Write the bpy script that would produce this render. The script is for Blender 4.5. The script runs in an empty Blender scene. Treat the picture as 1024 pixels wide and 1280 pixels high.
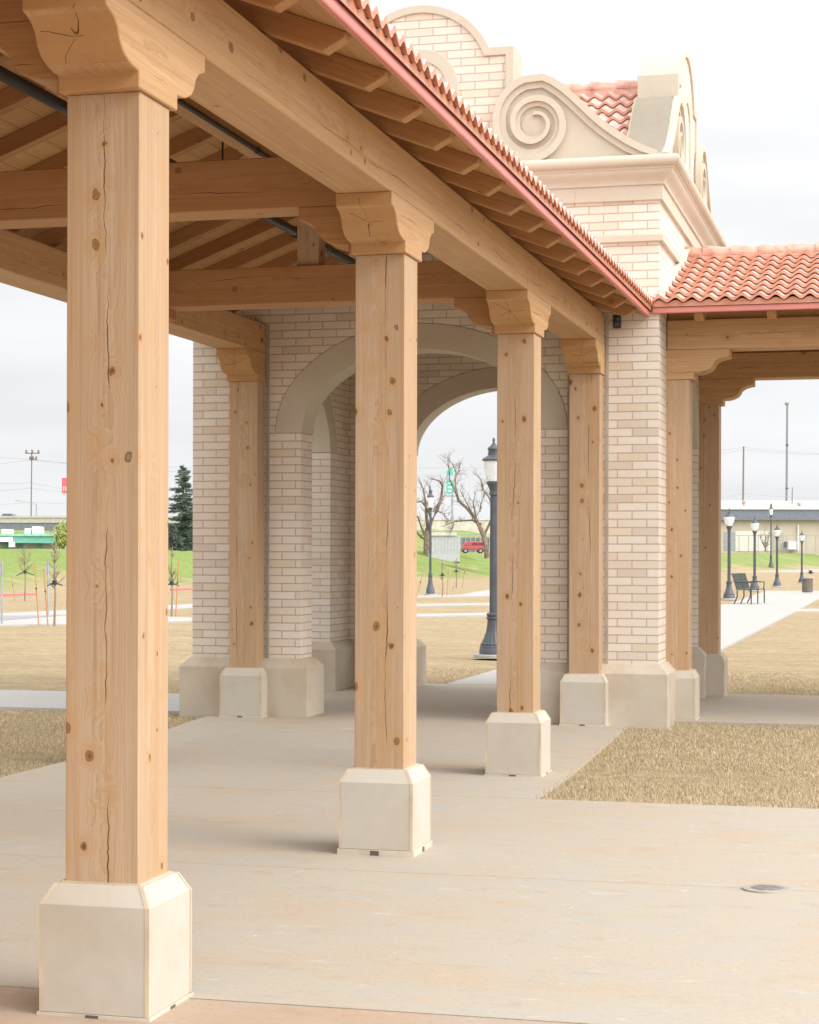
import bpy, bmesh, math, random
import numpy as np
from mathutils import Vector, Matrix

R = math.radians
random.seed(7)
rng = np.random.default_rng(7)
scene = bpy.context.scene
COL = scene.collection

# ------------------------------------------------------------------ camera
TH, FPX, Y0, ROLL, EYE = 0.2518, 2364.4, 693.0, 0.0021, 1.6
CT, ST = math.cos(TH), math.sin(TH)
cd = bpy.data.cameras.new("camera")
cam = bpy.data.objects.new("camera", cd)
COL.objects.link(cam)
scene.camera = cam
cd.sensor_fit = 'HORIZONTAL'
cd.sensor_width = 36.0
cd.lens = FPX / 1024 * 36.0
cd.shift_y = (Y0 - 640.0) / 1024.0
cd.clip_start, cd.clip_end = 0.1, 5000
cam.location = (0, 0, EYE)
cam.matrix_world = (Matrix.Translation((0, 0, EYE)) @ Matrix.Rotation(TH, 4, 'Z') @
                    Matrix.Rotation(R(90), 4, 'X') @ Matrix.Rotation(ROLL, 4, 'Z'))

# ------------------------------------------------------------------ sky, sun, exposure
SUN_EL, SUN_AZ = R(38), R(12)            # azimuth measured from +X towards -Y
world = bpy.data.worlds.new("World")
scene.world = world
world.use_nodes = True
wn = world.node_tree
wn.nodes.clear()
w_out = wn.nodes.new('ShaderNodeOutputWorld')
w_bg = wn.nodes.new('ShaderNodeBackground'); w_bg.inputs[1].default_value = 0.10
w_sky = wn.nodes.new('ShaderNodeTexSky'); w_sky.sky_type = 'NISHITA'; w_sky.sun_disc = False
w_sky.sun_elevation = SUN_EL
w_sky.sun_rotation = R(90) + SUN_AZ
w_sky.dust_density = 3.0
wn.links.new(w_sky.outputs[0], w_bg.inputs[0])
# overcast layer: paler towards the horizon, brighter overhead, soft streaks of cloud
w_tc = wn.nodes.new('ShaderNodeTexCoord')
w_sep = wn.nodes.new('ShaderNodeSeparateXYZ'); wn.links.new(w_tc.outputs['Generated'], w_sep.inputs[0])
w_ramp = wn.nodes.new('ShaderNodeValToRGB')
els = w_ramp.color_ramp.elements
els[0].position = 0.0; els[0].color = (0.655, 0.662, 0.676, 1)
els[1].position = 1.0; els[1].color = (1, 1, 1, 1)
for p_, c_ in ((0.05, (0.665, 0.672, 0.684, 1)), (0.12, (0.69, 0.695, 0.703, 1)), (0.24, (0.76, 0.76, 0.763, 1)), (0.5, (1.0, 1.0, 1.0, 1))):
    e_ = els.new(p_); e_.color = c_
wn.links.new(w_sep.outputs[2], w_ramp.inputs[0])
w_map = wn.nodes.new('ShaderNodeMapping'); w_map.inputs['Scale'].default_value = (1.6, 1.6, 9.0)
wn.links.new(w_tc.outputs['Generated'], w_map.inputs[0])
w_noi = wn.nodes.new('ShaderNodeTexNoise'); w_noi.inputs['Scale'].default_value = 2.2; w_noi.inputs['Detail'].default_value = 7
w_noi.inputs['Roughness'].default_value = 0.55
wn.links.new(w_map.outputs[0], w_noi.inputs['Vector'])
w_mr = wn.nodes.new('ShaderNodeMapRange')
for i_, v_ in ((1, 0.32), (2, 0.68), (3, 0.92), (4, 1.08)): w_mr.inputs[i_].default_value = v_
wn.links.new(w_noi.outputs[0], w_mr.inputs[0])
w_zen = wn.nodes.new('ShaderNodeMapRange')
for i_, v_ in ((1, 0.2), (2, 1.0), (3, 1.0), (4, 1.25)): w_zen.inputs[i_].default_value = v_
wn.links.new(w_sep.outputs[2], w_zen.inputs[0])
w_mul = wn.nodes.new('ShaderNodeMath'); w_mul.operation = 'MULTIPLY'
wn.links.new(w_mr.outputs[0], w_mul.inputs[0]); wn.links.new(w_zen.outputs[0], w_mul.inputs[1])
# sky glow added out of view, swung off the sun, to fill the arches
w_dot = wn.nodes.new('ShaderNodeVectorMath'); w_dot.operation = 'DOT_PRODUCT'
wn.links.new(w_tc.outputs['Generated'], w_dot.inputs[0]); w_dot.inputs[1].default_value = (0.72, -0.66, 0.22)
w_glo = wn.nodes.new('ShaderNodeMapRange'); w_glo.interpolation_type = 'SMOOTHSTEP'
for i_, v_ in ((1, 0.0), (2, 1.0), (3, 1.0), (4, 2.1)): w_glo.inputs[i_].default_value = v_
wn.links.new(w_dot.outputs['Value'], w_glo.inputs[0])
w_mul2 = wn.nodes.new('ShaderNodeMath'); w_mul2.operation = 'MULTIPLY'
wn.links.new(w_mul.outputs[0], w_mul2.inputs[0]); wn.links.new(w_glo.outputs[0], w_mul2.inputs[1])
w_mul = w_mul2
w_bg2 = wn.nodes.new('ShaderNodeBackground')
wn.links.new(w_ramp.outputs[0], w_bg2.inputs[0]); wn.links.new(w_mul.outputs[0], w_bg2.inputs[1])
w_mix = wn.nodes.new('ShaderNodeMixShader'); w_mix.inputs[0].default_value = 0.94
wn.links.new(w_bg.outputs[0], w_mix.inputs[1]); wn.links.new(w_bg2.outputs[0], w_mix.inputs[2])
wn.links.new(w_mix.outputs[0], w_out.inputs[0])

sl = bpy.data.lights.new("sun", 'SUN'); sl.energy = 1.7; sl.angle = R(34); sl.color = (1.0, 0.965, 0.91)
sun = bpy.data.objects.new("sun", sl); COL.objects.link(sun)
sdir = Vector((math.cos(SUN_EL) * math.cos(SUN_AZ), -math.cos(SUN_EL) * math.sin(SUN_AZ), math.sin(SUN_EL)))
sun.rotation_euler = sdir.to_track_quat('Z', 'Y').to_euler()
sun.location = (30, -15, 40)

scene.view_settings.view_transform = 'Standard'
scene.view_settings.look = 'None'
scene.view_settings.exposure = 0.49
scene.view_settings.gamma = 1.0
scene.render.engine = 'CYCLES'
scene.cycles.max_bounces = 6
scene.cycles.diffuse_bounces = 5

# ------------------------------------------------------------------ helpers: pixels of the survey -> metres
def cam2w(a, b, z):
    return Vector((a * CT - b * ST, a * ST + b * CT, z))

def W(u, v, Z):
    U = (u - 512) + ROLL * (v - Y0); V = (v - Y0) - ROLL * (u - 512)
    return cam2w(U / FPX * Z, Z, EYE - V / FPX * Z)

def GZ(v, elev=0.09, u=512):
    V = (v - Y0) - ROLL * (u - 512)
    return (EYE - elev) * FPX / V

def G(u, v, elev=0.09):
    return W(u, v, GZ(v, elev, u))

# road frame in plan
RD = Vector((0.39, 0.92)).normalized(); RN = Vector((-RD.y, RD.x))
def sn2w(s, n):
    a = RD.x * s + RN.x * n; b = RD.y * s + RN.y * n
    return cam2w(a, b, 0)
def w2sn(X, Y):
    a = X * CT + Y * ST; b = -X * ST + Y * CT
    return a * RD.x + b * RD.y, a * RN.x + b * RN.y
def sstep(x, a, b):
    t = min(1, max(0, (x - a) / (b - a))); return t * t * (3 - 2 * t)
def lump(x, y):
    return (math.sin(x * .31 + 1.3) * math.sin(y * .27 + .4) + .5 * math.sin(x * .83 + y * .61)) / 1.5
def zg(X, Y):
    z = 0.09 * min(1, max(0, (Y - 13.9) / 2.5))
    s, n = w2sn(X, Y)
    if n > 40:
        z += 1.75 * sstep(n, 40.5, 51) + 0.12 * lump(s, n) * sstep(n, 41, 46)
        z += (1.3 + max(0, s - 107) * .0125) * sstep(n, 63, 72)
    return z

# ------------------------------------------------------------------ helpers: meshes
class MB:
    def __init__(s):
        s.v = []; s.f = []; s.m = []
    def face(s, pts, mat=0):
        i = len(s.v); s.v += [tuple(p) for p in pts]; s.f.append(tuple(range(i, i + len(pts)))); s.m.append(mat)
    def idx(s, vs, fs, mat=0):
        i = len(s.v); s.v += [tuple(p) for p in vs]
        s.f += [tuple(j + i for j in f) for f in fs]; s.m += [mat] * len(fs)
    def box(s, x0, x1, y0, y1, z0, z1, mat=0):
        s.idx([(x0, y0, z0), (x1, y0, z0), (x1, y1, z0), (x0, y1, z0), (x0, y0, z1), (x1, y0, z1), (x1, y1, z1), (x0, y1, z1)],
              [(0, 3, 2, 1), (4, 5, 6, 7), (0, 1, 5, 4), (1, 2, 6, 5), (2, 3, 7, 6), (3, 0, 4, 7)], mat)
    def prism(s, poly, axis, a0, a1, mat=0):
        def P(p, a):
            return (a, p[0], p[1]) if axis == 'x' else (p[0], a, p[1]) if axis == 'y' else (p[0], p[1], a)
        n = len(poly)
        s.idx([P(p, a0) for p in poly] + [P(p, a1) for p in poly],
              [tuple(range(n - 1, -1, -1)), tuple(range(n, 2 * n))] + [(i, (i + 1) % n, n + (i + 1) % n, n + i) for i in range(n)], mat)
    def loft(s, rings, mat=0, cap=True, closed=True):
        n = len(rings[0]); fs = []; vs = [p for r in rings for p in r]
        for k in range(len(rings) - 1):
            for i in range(n if closed else n - 1):
                j = (i + 1) % n
                fs.append((k * n + i, k * n + j, (k + 1) * n + j, (k + 1) * n + i))
        if cap:
            fs.append(tuple(range(n - 1, -1, -1))); fs.append(tuple((len(rings) - 1) * n + i for i in range(n)))
        s.idx(vs, fs, mat)
    def strip(s, outer, inner, y0, y1, mat=0):          # band between two paths in (x,z), given a thickness in y
        n = len(outer); vs = []
        for y in (y0, y1):
            vs += [(p[0], y, p[1]) for p in outer] + [(p[0], y, p[1]) for p in inner]
        o0, i0, o1, i1 = 0, n, 2 * n, 3 * n; fs = []
        for k in range(n - 1):
            fs += [(o0 + k, o0 + k + 1, i0 + k + 1, i0 + k), (o1 + k, i1 + k, i1 + k + 1, o1 + k + 1),
                   (o0 + k, o1 + k, o1 + k + 1, o0 + k + 1), (i0 + k, i0 + k + 1, i1 + k + 1, i1 + k)]
        fs += [(o0, i0, i1, o1), (o0 + n - 1, o1 + n - 1, i1 + n - 1, i0 + n - 1)]
        s.idx(vs, fs, mat)
    def tube(s, pts, rads, n=6, mat=0, cap=True):
        pts = [Vector(p) for p in pts]; rings = []
        if not hasattr(rads, '__len__'): rads = [rads] * len(pts)
        for k, p in enumerate(pts):
            d = (pts[min(k + 1, len(pts) - 1)] - pts[max(k - 1, 0)]).normalized()
            ref = Vector((0, 0, 1)) if abs(d.z) < .9 else Vector((1, 0, 0))
            a = d.cross(ref).normalized(); b = d.cross(a)
            rings.append([p + (a * math.cos(2 * math.pi * i / n) + b * math.sin(2 * math.pi * i / n)) * rads[k] for i in range(n)])
        s.loft(rings, mat, cap)
    def lathe(s, prof, n=20, c=(0, 0), flute=0.0, mat=0):
        rings = []
        for r, z in prof:
            rings.append([(c[0] + r * (1 - (flute if i % 2 else 0)) * math.cos(2 * math.pi * i / n),
                           c[1] + r * (1 - (flute if i % 2 else 0)) * math.sin(2 * math.pi * i / n), z) for i in range(n)])
        s.loft(rings, mat)
    def build(s, name, mats, parent=None, loc=(0, 0, 0), rot=(0, 0, 0), bevel=0, brick=False, smooth=False, fix=True, segs=1):
        me = bpy.data.meshes.new(name)
        me.from_pydata(s.v, [], s.f)
        mats = mats if isinstance(mats, (list, tuple)) else [mats]
        for m_ in mats: me.materials.append(m_)
        if len(mats) > 1: me.polygons.foreach_set('material_index', s.m)
        if fix or bevel:
            bm = bmesh.new(); bm.from_mesh(me)
            bmesh.ops.remove_doubles(bm, verts=bm.verts, dist=1e-5)
            if fix: bmesh.ops.recalc_face_normals(bm, faces=bm.faces)
            if bevel:
                ed = [e for e in bm.edges if len(e.link_faces) == 2 and e.calc_face_angle(0) > .5]
                bmesh.ops.bevel(bm, geom=ed, offset=bevel, segments=segs, affect='EDGES', profile=.5, clamp_overlap=True)
            bm.to_mesh(me); bm.free()
        if brick:
            uv = me.uv_layers.new(name='UVMap')
            for p in me.polygons:
                nx, ny, nz = abs(p.normal.x), abs(p.normal.y), abs(p.normal.z)
                for li in p.loop_indices:
                    co = me.vertices[me.loops[li].vertex_index].co
                    if nz > .8: uv.data[li].uv = (co.x, co.y)
                    elif nx > ny: uv.data[li].uv = (co.y + .13, co.z)
                    else: uv.data[li].uv = (co.x, co.z)
        if smooth:
            me.shade_smooth()
            me.set_sharp_from_angle(angle=R(38))
        o = bpy.data.objects.new(name, me); COL.objects.link(o)
        o.location = loc; o.rotation_euler = rot
        if parent: o.parent = parent
        return o

def tag(o, label=None, cat=None, group=None, kind=None):
    if label: o['label'] = label
    if cat: o['category'] = cat
    if group: o['group'] = group
    if kind: o['kind'] = kind
    return o

def thing(name, label, cat, loc=(0, 0, 0), rz=0, group=None):
    o = bpy.data.objects.new(name, None); COL.objects.link(o)
    o.empty_display_size = .2
    o.location = loc; o.rotation_euler = (0, 0, rz)
    return tag(o, label, cat, group)

def kids(o):
    return [c for c in list(COL.objects) if c.parent == o]

def copy_tree(o, parent=None):
    c = o.copy(); COL.objects.link(c); c.parent = parent
    for ch in kids(o): copy_tree(ch, c)
    return c

# ------------------------------------------------------------------ helpers: materials
class NT:
    def __init__(s, name):
        s.m = bpy.data.materials.new(name); s.m.use_nodes = True
        s.t = s.m.node_tree; s.b = s.t.nodes['Principled BSDF']
    def n(s, typ, props=None, **ins):
        nd = s.t.nodes.new(typ)
        for k, v in (props or {}).items(): setattr(nd, k, v)
        for k, v in ins.items():
            s.put(nd.inputs[int(k[1:]) if k[0] == '_' else k.replace('__', ' ')], v)
        return nd
    def put(s, sock, v):
        if isinstance(v, bpy.types.NodeSocket): s.t.links.new(v, sock)
        elif isinstance(v, bpy.types.Node): s.t.links.new(v.outputs[0], sock)
        else:
            if sock.type == 'RGBA' and len(v) == 3: v = (*v, 1)
            sock.default_value = v
    def math(s, op, a, b=0.0, c=0.0):
        return s.n('ShaderNodeMath', {'operation': op}, _0=a, _1=b, _2=c).outputs[0]
    def noise(s, vec, scale=1.0, detail=2.0, rough=.5, col=False):
        nd = s.n('ShaderNodeTexNoise', None, Vector=vec, Scale=scale, Detail=detail, Roughness=rough)
        return nd.outputs[1] if col else nd.outputs[0]
    def vmul(s, vec, k):
        return s.n('ShaderNodeVectorMath', {'operation': 'MULTIPLY'}, _0=vec, _1=k).outputs[0]
    def mr(s, v, a, b, c=0.0, d=1.0, smooth=True):
        nd = s.n('ShaderNodeMapRange', {'interpolation_type': 'SMOOTHSTEP' if smooth else 'LINEAR'}, _0=v, _1=a, _2=b, _3=c, _4=d)
        return nd.outputs[0]
    def mix(s, f, a, b, mode='MIX'):
        nd = s.n('ShaderNodeMix', {'data_type': 'RGBA', 'blend_type': mode})
        s.put(nd.inputs[0], f); s.put(nd.inputs[6], a); s.put(nd.inputs[7], b)
        return nd.outputs[2]
    def obj(s):
        return s.n('ShaderNodeTexCoord').outputs['Object']
    def rand(s):
        return s.n('ShaderNodeObjectInfo').outputs['Random']
    def pos(s):
        return s.n('ShaderNodeNewGeometry').outputs['Position']
    def bump(s, h, strength=.3, dist=.01):
        nd = s.n('ShaderNodeBump', None, Strength=strength, Distance=dist, Height=h)
        s.put(s.b.inputs['Normal'], nd)
    def done(s, col=None, rough=.7, spec=.35, metal=0.0):
        if col is not None: s.put(s.b.inputs['Base Color'], col)
        s.put(s.b.inputs['Roughness'], rough)
        s.put(s.b.inputs['Specular IOR Level'], spec)
        s.put(s.b.inputs['Metallic'], metal)
        return s.m

def wood(name, axis, base, late, halo, knot=(.13, .055, .025), ks=7.0, ring=.0085, crack=1.0, kr=.16, sapf=.35, end=False):
    t = NT(name)
    sx = t.n('ShaderNodeSeparateXYZ', None, _0=t.obj()).outputs
    rz = t.math('MULTIPLY', t.rand(), 37.0)
    if axis == 'z': x, y, z = sx[0], sx[1], sx[2]
    elif axis == 'y': x, y, z = sx[2], t.math('MULTIPLY', sx[0], -1.0), sx[1]
    else: x, y, z = sx[2], sx[1], sx[0]
    z = t.math('ADD', z, rz)
    P = t.n('ShaderNodeCombineXYZ', None, _0=x, _1=y, _2=z).outputs[0]
    warp = t.n('ShaderNodeSeparateXYZ', None, _0=t.noise(t.vmul(P, (1.0, 1.0, .34)), 1.0, 2.0, .5, True)).outputs
    wob = t.noise(t.vmul(P, (22, 22, 9)), 1.0, 2.0)
    xw = t.math('ADD', x, t.math('MULTIPLY_ADD', warp[0], .11, -.055))
    yw = t.math('ADD', y, t.math('MULTIPLY_ADD', warp[1], .11, -.055))
    r = t.math('SQRT', t.math('ADD', t.math('MULTIPLY', xw, xw), t.math('MULTIPLY', yw, yw)))
    kj = t.n('ShaderNodeVectorMath', {'operation': 'MULTIPLY_ADD'}, _0=t.noise(t.vmul(P, (24, 24, 17)), 1.0, 3.0, .6, True), _1=(.022, .022, .03), _2=P).outputs[0]
    vor = t.n('ShaderNodeTexVoronoi', {'feature': 'F1'}, Vector=t.vmul(kj, (ks, ks, ks * .78)), Scale=1.0)
    d = vor.outputs['Distance']
    vr = t.n('ShaderNodeSeparateColor', None, _0=vor.outputs['Color']).outputs
    krad = t.math('MULTIPLY_ADD', vr[0], kr, kr * .28)
    dn = t.math('DIVIDE', d, krad)
    kmask = t.mr(dn, 1.0, .72)
    hmask = t.mr(dn, 4.2, .8)
    hmask2 = t.math('MULTIPLY', hmask, t.mr(vr[1], .25, .8, .15, 1.0))
    r2 = t.math('ADD', r, t.math('MULTIPLY', hmask, .011))
    feather = t.math('MULTIPLY', t.noise(t.vmul(P, (50, 50, 13)), 1.0, 3.0, .6), t.mr(t.math('ABSOLUTE', x), .06, .0, .0, .011))
    r3 = t.math('ADD', t.math('ADD', r2, feather), t.math('MULTIPLY', wob, .0045))
    rn = t.math('DIVIDE', r3, ring)
    fr = t.math('FRACT', rn)
    rings = t.math('MULTIPLY', t.math('POWER', fr, 2.2), t.mr(fr, 1.0, .93))
    strong = t.noise(t.n('ShaderNodeCombineXYZ', None, _0=t.math('FLOOR', rn), _1=rz, _2=0.0).outputs[0], .73, 1.0)
    rings = t.math('MULTIPLY', rings, t.mr(strong, .3, .7, .5, 1.0))
    fib = t.noise(t.vmul(P, (170, 170, 3.0)), 1.0, 2.0)
    tone = t.noise(t.vmul(P, (4, 4, .6)), 1.0, 3.0)
    streak = t.noise(t.vmul(P, (26, 26, .5)), 1.0, 2.0)
    c = t.mix(t.mr(tone, .3, .72, 0.0, sapf), base, late)
    c = t.mix(t.math('MULTIPLY', rings, t.mr(t.math('ABSOLUTE', x), .07, .0, .55, .85)), c, late)
    c = t.mix(t.mr(streak, .42, .72, 0.0, .5), c, halo)
    line = t.noise(t.vmul(P, (75, 75, .9)), 1.0, 3.0, .6)
    c = t.mix(t.mr(line, .52, .74, 0.0, .5), c, late)
    c = t.mix(t.mr(line, .46, .28, 0.0, .35), c, tuple(min(1, q * 1.22) for q in base))
    c = t.mix(t.mr(fib, .25, .75, .10, 0.0), c, (.2, .1, .05))
    c = t.mix(t.math('MULTIPLY', hmask2, .7), c, halo)
    kc = t.mix(t.mr(t.math('ADD', dn, t.math('MULTIPLY_ADD', wob, 1.2, -.6)), .2, .75), knot, (.27, .125, .055))
    c = t.mix(kmask, c, kc)
    ringk = t.math('MULTIPLY', t.mr(dn, .8, .95), t.mr(dn, 1.15, .98))
    c = t.mix(t.math('MULTIPLY', ringk, .75), c, (.10, .045, .02))
    height = t.math('ADD', t.math('MULTIPLY', rings, .25), t.math('MULTIPLY', fib, .25))
    if crack:
        q = t.n('ShaderNodeCombineXYZ', None, _0=0.0, _1=rz, _2=z).outputs[0]
        w1 = t.math('MULTIPLY_ADD', t.noise(t.vmul(q, (1, 1, 1.1)), 1.0, 1.0), .10, -.05)
        w2 = t.math('MULTIPLY_ADD', t.noise(t.vmul(q, (1, 1, 16)), 1.0, 3.0), .022, -.011)
        ro = t.math('MULTIPLY_ADD', t.math('FRACT', t.math('MULTIPLY', t.rand(), 7.31)), .13, -.055)
        cx = t.math('ABSOLUTE', t.math('ADD', t.math('ADD', x, ro), t.math('ADD', w1, w2)))
        wid = t.mr(t.noise(t.vmul(q, (1, 1, 2.6)), 1.0, 3.0), .40, .66, .0001, .0026 * crack)
        cm = t.math('MULTIPLY', t.math('LESS_THAN', t.math('DIVIDE', cx, wid), 1.0), t.math('LESS_THAN', y, -.012))
        c = t.mix(t.math('MULTIPLY', cm, .9), c, (.05, .022, .01))  # darker brown-grey panel on the wall
        height = t.math('SUBTRACT', height, t.math('MULTIPLY', cm, 3.0))
    if end:
        nz = t.n('ShaderNodeSeparateXYZ', None, _0=t.n('ShaderNodeTexCoord').outputs['Normal']).outputs[{'z': 2, 'y': 1, 'x': 0}[axis]]
        ef = t.mr(t.math('ABSOLUTE', nz), .15, .5)
        an = t.math('DIVIDE', t.math('ARCTAN2', y, x), 2 * math.pi)
        an = t.math('ADD', an, t.math('MULTIPLY', t.noise(t.vmul(P, (14, 14, 0)), 1.0, 2.0), .05))
        a9 = t.math('MULTIPLY', t.math('ADD', an, t.rand()), 7.0)
        gate = t.n('ShaderNodeTexWhiteNoise', {'noise_dimensions': '1D'}, W=t.math('FLOOR', a9)).outputs[0]
        dd = t.math('MULTIPLY', t.math('ABSOLUTE', t.math('SUBTRACT', t.math('FRACT', a9), .5)), t.math('MULTIPLY', r, 6.28 / 7))
        reach = t.math('LESS_THAN', r, t.math('MULTIPLY_ADD', gate, .14, .0))
        rc = t.math('MULTIPLY', t.math('MULTIPLY', t.mr(dd, .0020, .0006), reach), ef)
        c = t.mix(t.math('MULTIPLY', ef, .8), c, t.mix(t.math('MULTIPLY', rings, .8), halo, late))
        c = t.mix(t.math('MULTIPLY', rc, .85), c, (.06, .025, .01))
    t.bump(height, .35, .004)
    return t.done(c, t.mr(fib, .2, .8, .52, .68), .3)

def m_plain(name, col, rough=.6, spec=.4, metal=0.0, var=.12, scale=6.0):
    t = NT(name)
    nz = t.noise(t.obj(), scale, 4.0)
    c = t.mix(t.mr(nz, .3, .7), tuple(x * (1 - var) for x in col), tuple(min(1, x * (1 + var)) for x in col))
    return t.done(c, rough, spec, metal)

def m_brick(name, tint=1.0, scale=1.0):
    t = NT(name)
    uv = t.n('ShaderNodeUVMap').outputs[0]
    wv = t.noise(t.vmul(uv, (14, 14, 1)), 1.0, 2.0, .5, True)
    uvw = t.n('ShaderNodeVectorMath', {'operation': 'MULTIPLY_ADD'}, _0=wv, _1=(.004, .004, 0), _2=uv).outputs[0]
    br = t.n('ShaderNodeTexBrick', {'offset': .5, 'squash': 1.0}, Vector=uvw, Color1=(0, 0, 0), Color2=(1, 1, 1), Mortar=(.5, .5, .5),
             Scale=1.0)
    br.inputs['Mortar Size'].default_value = .0052
    br.inputs['Mortar Smooth'].default_value = .12
    br.inputs['Bias'].default_value = 0.0
    br.inputs['Brick Width'].default_value = .262
    br.inputs['Row Height'].default_value = .0738
    rp = t.n('ShaderNodeValToRGB'); t.put(rp.inputs[0], br.outputs[0])
    e = rp.color_ramp.elements
    cols = [(0, (.60, .515, .44)), (.10, (.68, .60, .525)), (.3, (.735, .665, .595)), (.5, (.70, .62, .535)), (.62, (.72, .655, .58)), (.85, (.745, .685, .615)), (.93, (.695, .60, .49)), (1.0, (.66, .555, .435))]
    e[0].position, e[0].color = 0, (*cols[0][1], 1); e[1].position, e[1].color = 1, (*cols[-1][1], 1)
    for p, c in cols[1:-1]:
        q = e.new(p); q.color = (*c, 1)
    face = t.noise(t.vmul(uv, (60, 110, 1)), 1.0, 4.0, .65)
    big = t.noise(t.pos(), .9, 3.0)
    c = t.mix(t.mr(face, .35, .75, 0.0, .24), rp.outputs[0], (.56, .46, .37))
    c = t.mix(t.mr(big, .42, .75, 0.0, .22), c, (.60, .47, .35))
    pit = t.noise(t.vmul(uv, (260, 260, 1)), 1.0, 2.0)
    c = t.mix(t.mr(pit, .68, .8, 0.0, .35), c, (.36, .28, .21))
    mort = t.mix(t.noise(uv, 80.0, 2.0), (.44, .335, .245), (.54, .43, .33))
    c = t.mix(br.outputs[1], c, mort)
    h = t.math('ADD', t.math('MULTIPLY', br.outputs[1], -1.0), t.math('MULTIPLY', face, .35))
    t.bump(h, .7, .006)
    return t.done(c, .85, .2)

def m_stone(name, base, dirt, amt=.5, sc=1.0, pit=.6):
    t = NT(name)
    p = t.pos()
    a = t.noise(p, 2.3 * sc, 5.0, .6); b = t.noise(p, 14.0 * sc, 4.0, .6); g = t.noise(p, 160.0, 2.0)
    zz = t.n('ShaderNodeSeparateXYZ', None, _0=p).outputs[2]
    c = t.mix(t.mr(a, .42, .72, 0.0, amt), base, dirt)
    c = t.mix(t.mr(b, .3, .75, 0.0, .22), c, tuple(x * .78 for x in base))
    c = t.mix(t.mr(g, .66, .78, 0.0, .3), c, tuple(x * .55 for x in base))
    pits = t.n('ShaderNodeTexVoronoi', None, Vector=p, Scale=34.0)
    pm = t.math('MULTIPLY', t.mr(pits.outputs[0], .12, .05), t.mr(a, .45, .6))
    c = t.mix(t.math('MULTIPLY', pm, pit), c, tuple(x * .4 for x in dirt))
    t.bump(t.math('SUBTRACT', b, pm), .18, .006)
    return t.done(c, .78, .3)

def m_concrete(name, base, warm, grey, sx=.8):
    t = NT(name)
    p = t.pos()
    st = t.n('ShaderNodeMapping', None, Vector=p); st.inputs['Scale'].default_value = (sx, 1.5, 1); st.inputs['Rotation'].default_value = (0, 0, R(6))
    a = t.noise(st.outputs[0], 1.1, 6.0, .62); b = t.noise(st.outputs[0], 3.1, 5.0, .65); d = t.noise(p, .35, 3.0)
    g = t.noise(p, 240.0, 2.0); s = t.noise(t.vmul(p, (30, 140, 1)), 1.0, 3.0)
    c = t.mix(t.mr(a, .44, .68, 0.0, .75), base, warm)
    c = t.mix(t.mr(b, .46, .62, 0.0, .8), c, grey)
    c = t.mix(t.mr(d, .35, .7, 0.0, .3), c, warm)
    mg = t.noise(p, 38.0, 4.0, .7)
    c = t.mix(t.mr(mg, .48, .72, 0.0, .40), c, tuple(x * .66 for x in base))
    c = t.mix(t.mr(g, .35, .75, 0.0, .45), c, tuple(x * .62 for x in base))
    c = t.mix(t.mr(s, .5, .75, 0.0, .22), c, tuple(min(1, x * 1.25) for x in base))
    sp = t.noise(p, 11.0, 3.0, .6)
    c = t.mix(t.mr(sp, .70, .76, 0.0, .5), c, (.75, .72, .68))
    dk = t.noise(t.vmul(p, (1.3, 2.2, 1)), 2.7, 6.0, .7)
    c = t.mix(t.mr(dk, .52, .76, 0.0, .34), c, (.30, .22, .16))
    fl_ = t.noise(st.outputs[0], 5.5, 6.0, .7)
    c = t.mix(t.mr(fl_, .55, .70, 0.0, .38), c, warm)
    c = t.mix(t.mr(fl_, .42, .30, 0.0, .5), c, tuple(min(1, x * 1.22) for x in base))
    t.bump(t.math('ADD', g, s), .2, .003)
    return t.done(c, .85, .25)

def m_grass(name):
    t = NT(name)
    p = t.pos()
    at = t.n('ShaderNodeAttribute', {'attribute_name': 'live'}).outputs['Fac']
    a = t.noise(t.vmul(p, (.5, 1.3, 1)), 1.2, 5.0, .65); b = t.noise(p, 7.0, 5.0, .7); f = t.noise(p, 90.0, 3.0, .7)
    m = t.noise(t.vmul(p, (.16, .30, 1)), 1.0, 5.0, .65)
    c = t.mix(t.mr(a, .35, .65), (.42, .33, .205), (.31, .235, .135))
    c = t.mix(t.mr(m, .45, .65, 0.0, .55), c, (.46, .37, .24))
    c = t.mix(t.mr(b, .42, .62, 0.0, .75), c, (.24, .17, .092))
    c = t.mix(t.mr(f, .42, .66, 0.0, .85), c, (.54, .43, .28))
    f2 = t.noise(p, 60.0, 2.0, .6)
    c = t.mix(t.mr(f2, .52, .68, 0.0, .7), c, (.15, .11, .06))
    gm = t.noise(p, .8, 5.0, .7)
    c = t.mix(t.math('MULTIPLY', t.mr(gm, .56, .72, 0.0, .35), t.mr(b, .45, .6)), c, (.26, .27, .08))
    lv = t.math('MULTIPLY', at, t.mr(t.noise(t.vmul(p, (.3, .3, .3)), 1.6, 5.0, .65), .28, .5))
    gc = t.mix(t.mr(b, .35, .7), (.165, .24, .065), (.275, .325, .11))
    gc = t.mix(t.mr(gm, .45, .75, 0.0, .5), gc, (.13, .21, .04))
    c = t.mix(lv, c, gc)
    t.bump(t.math('ADD', f, b), .6, .03)
    return t.done(c, .95, .1)

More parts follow.
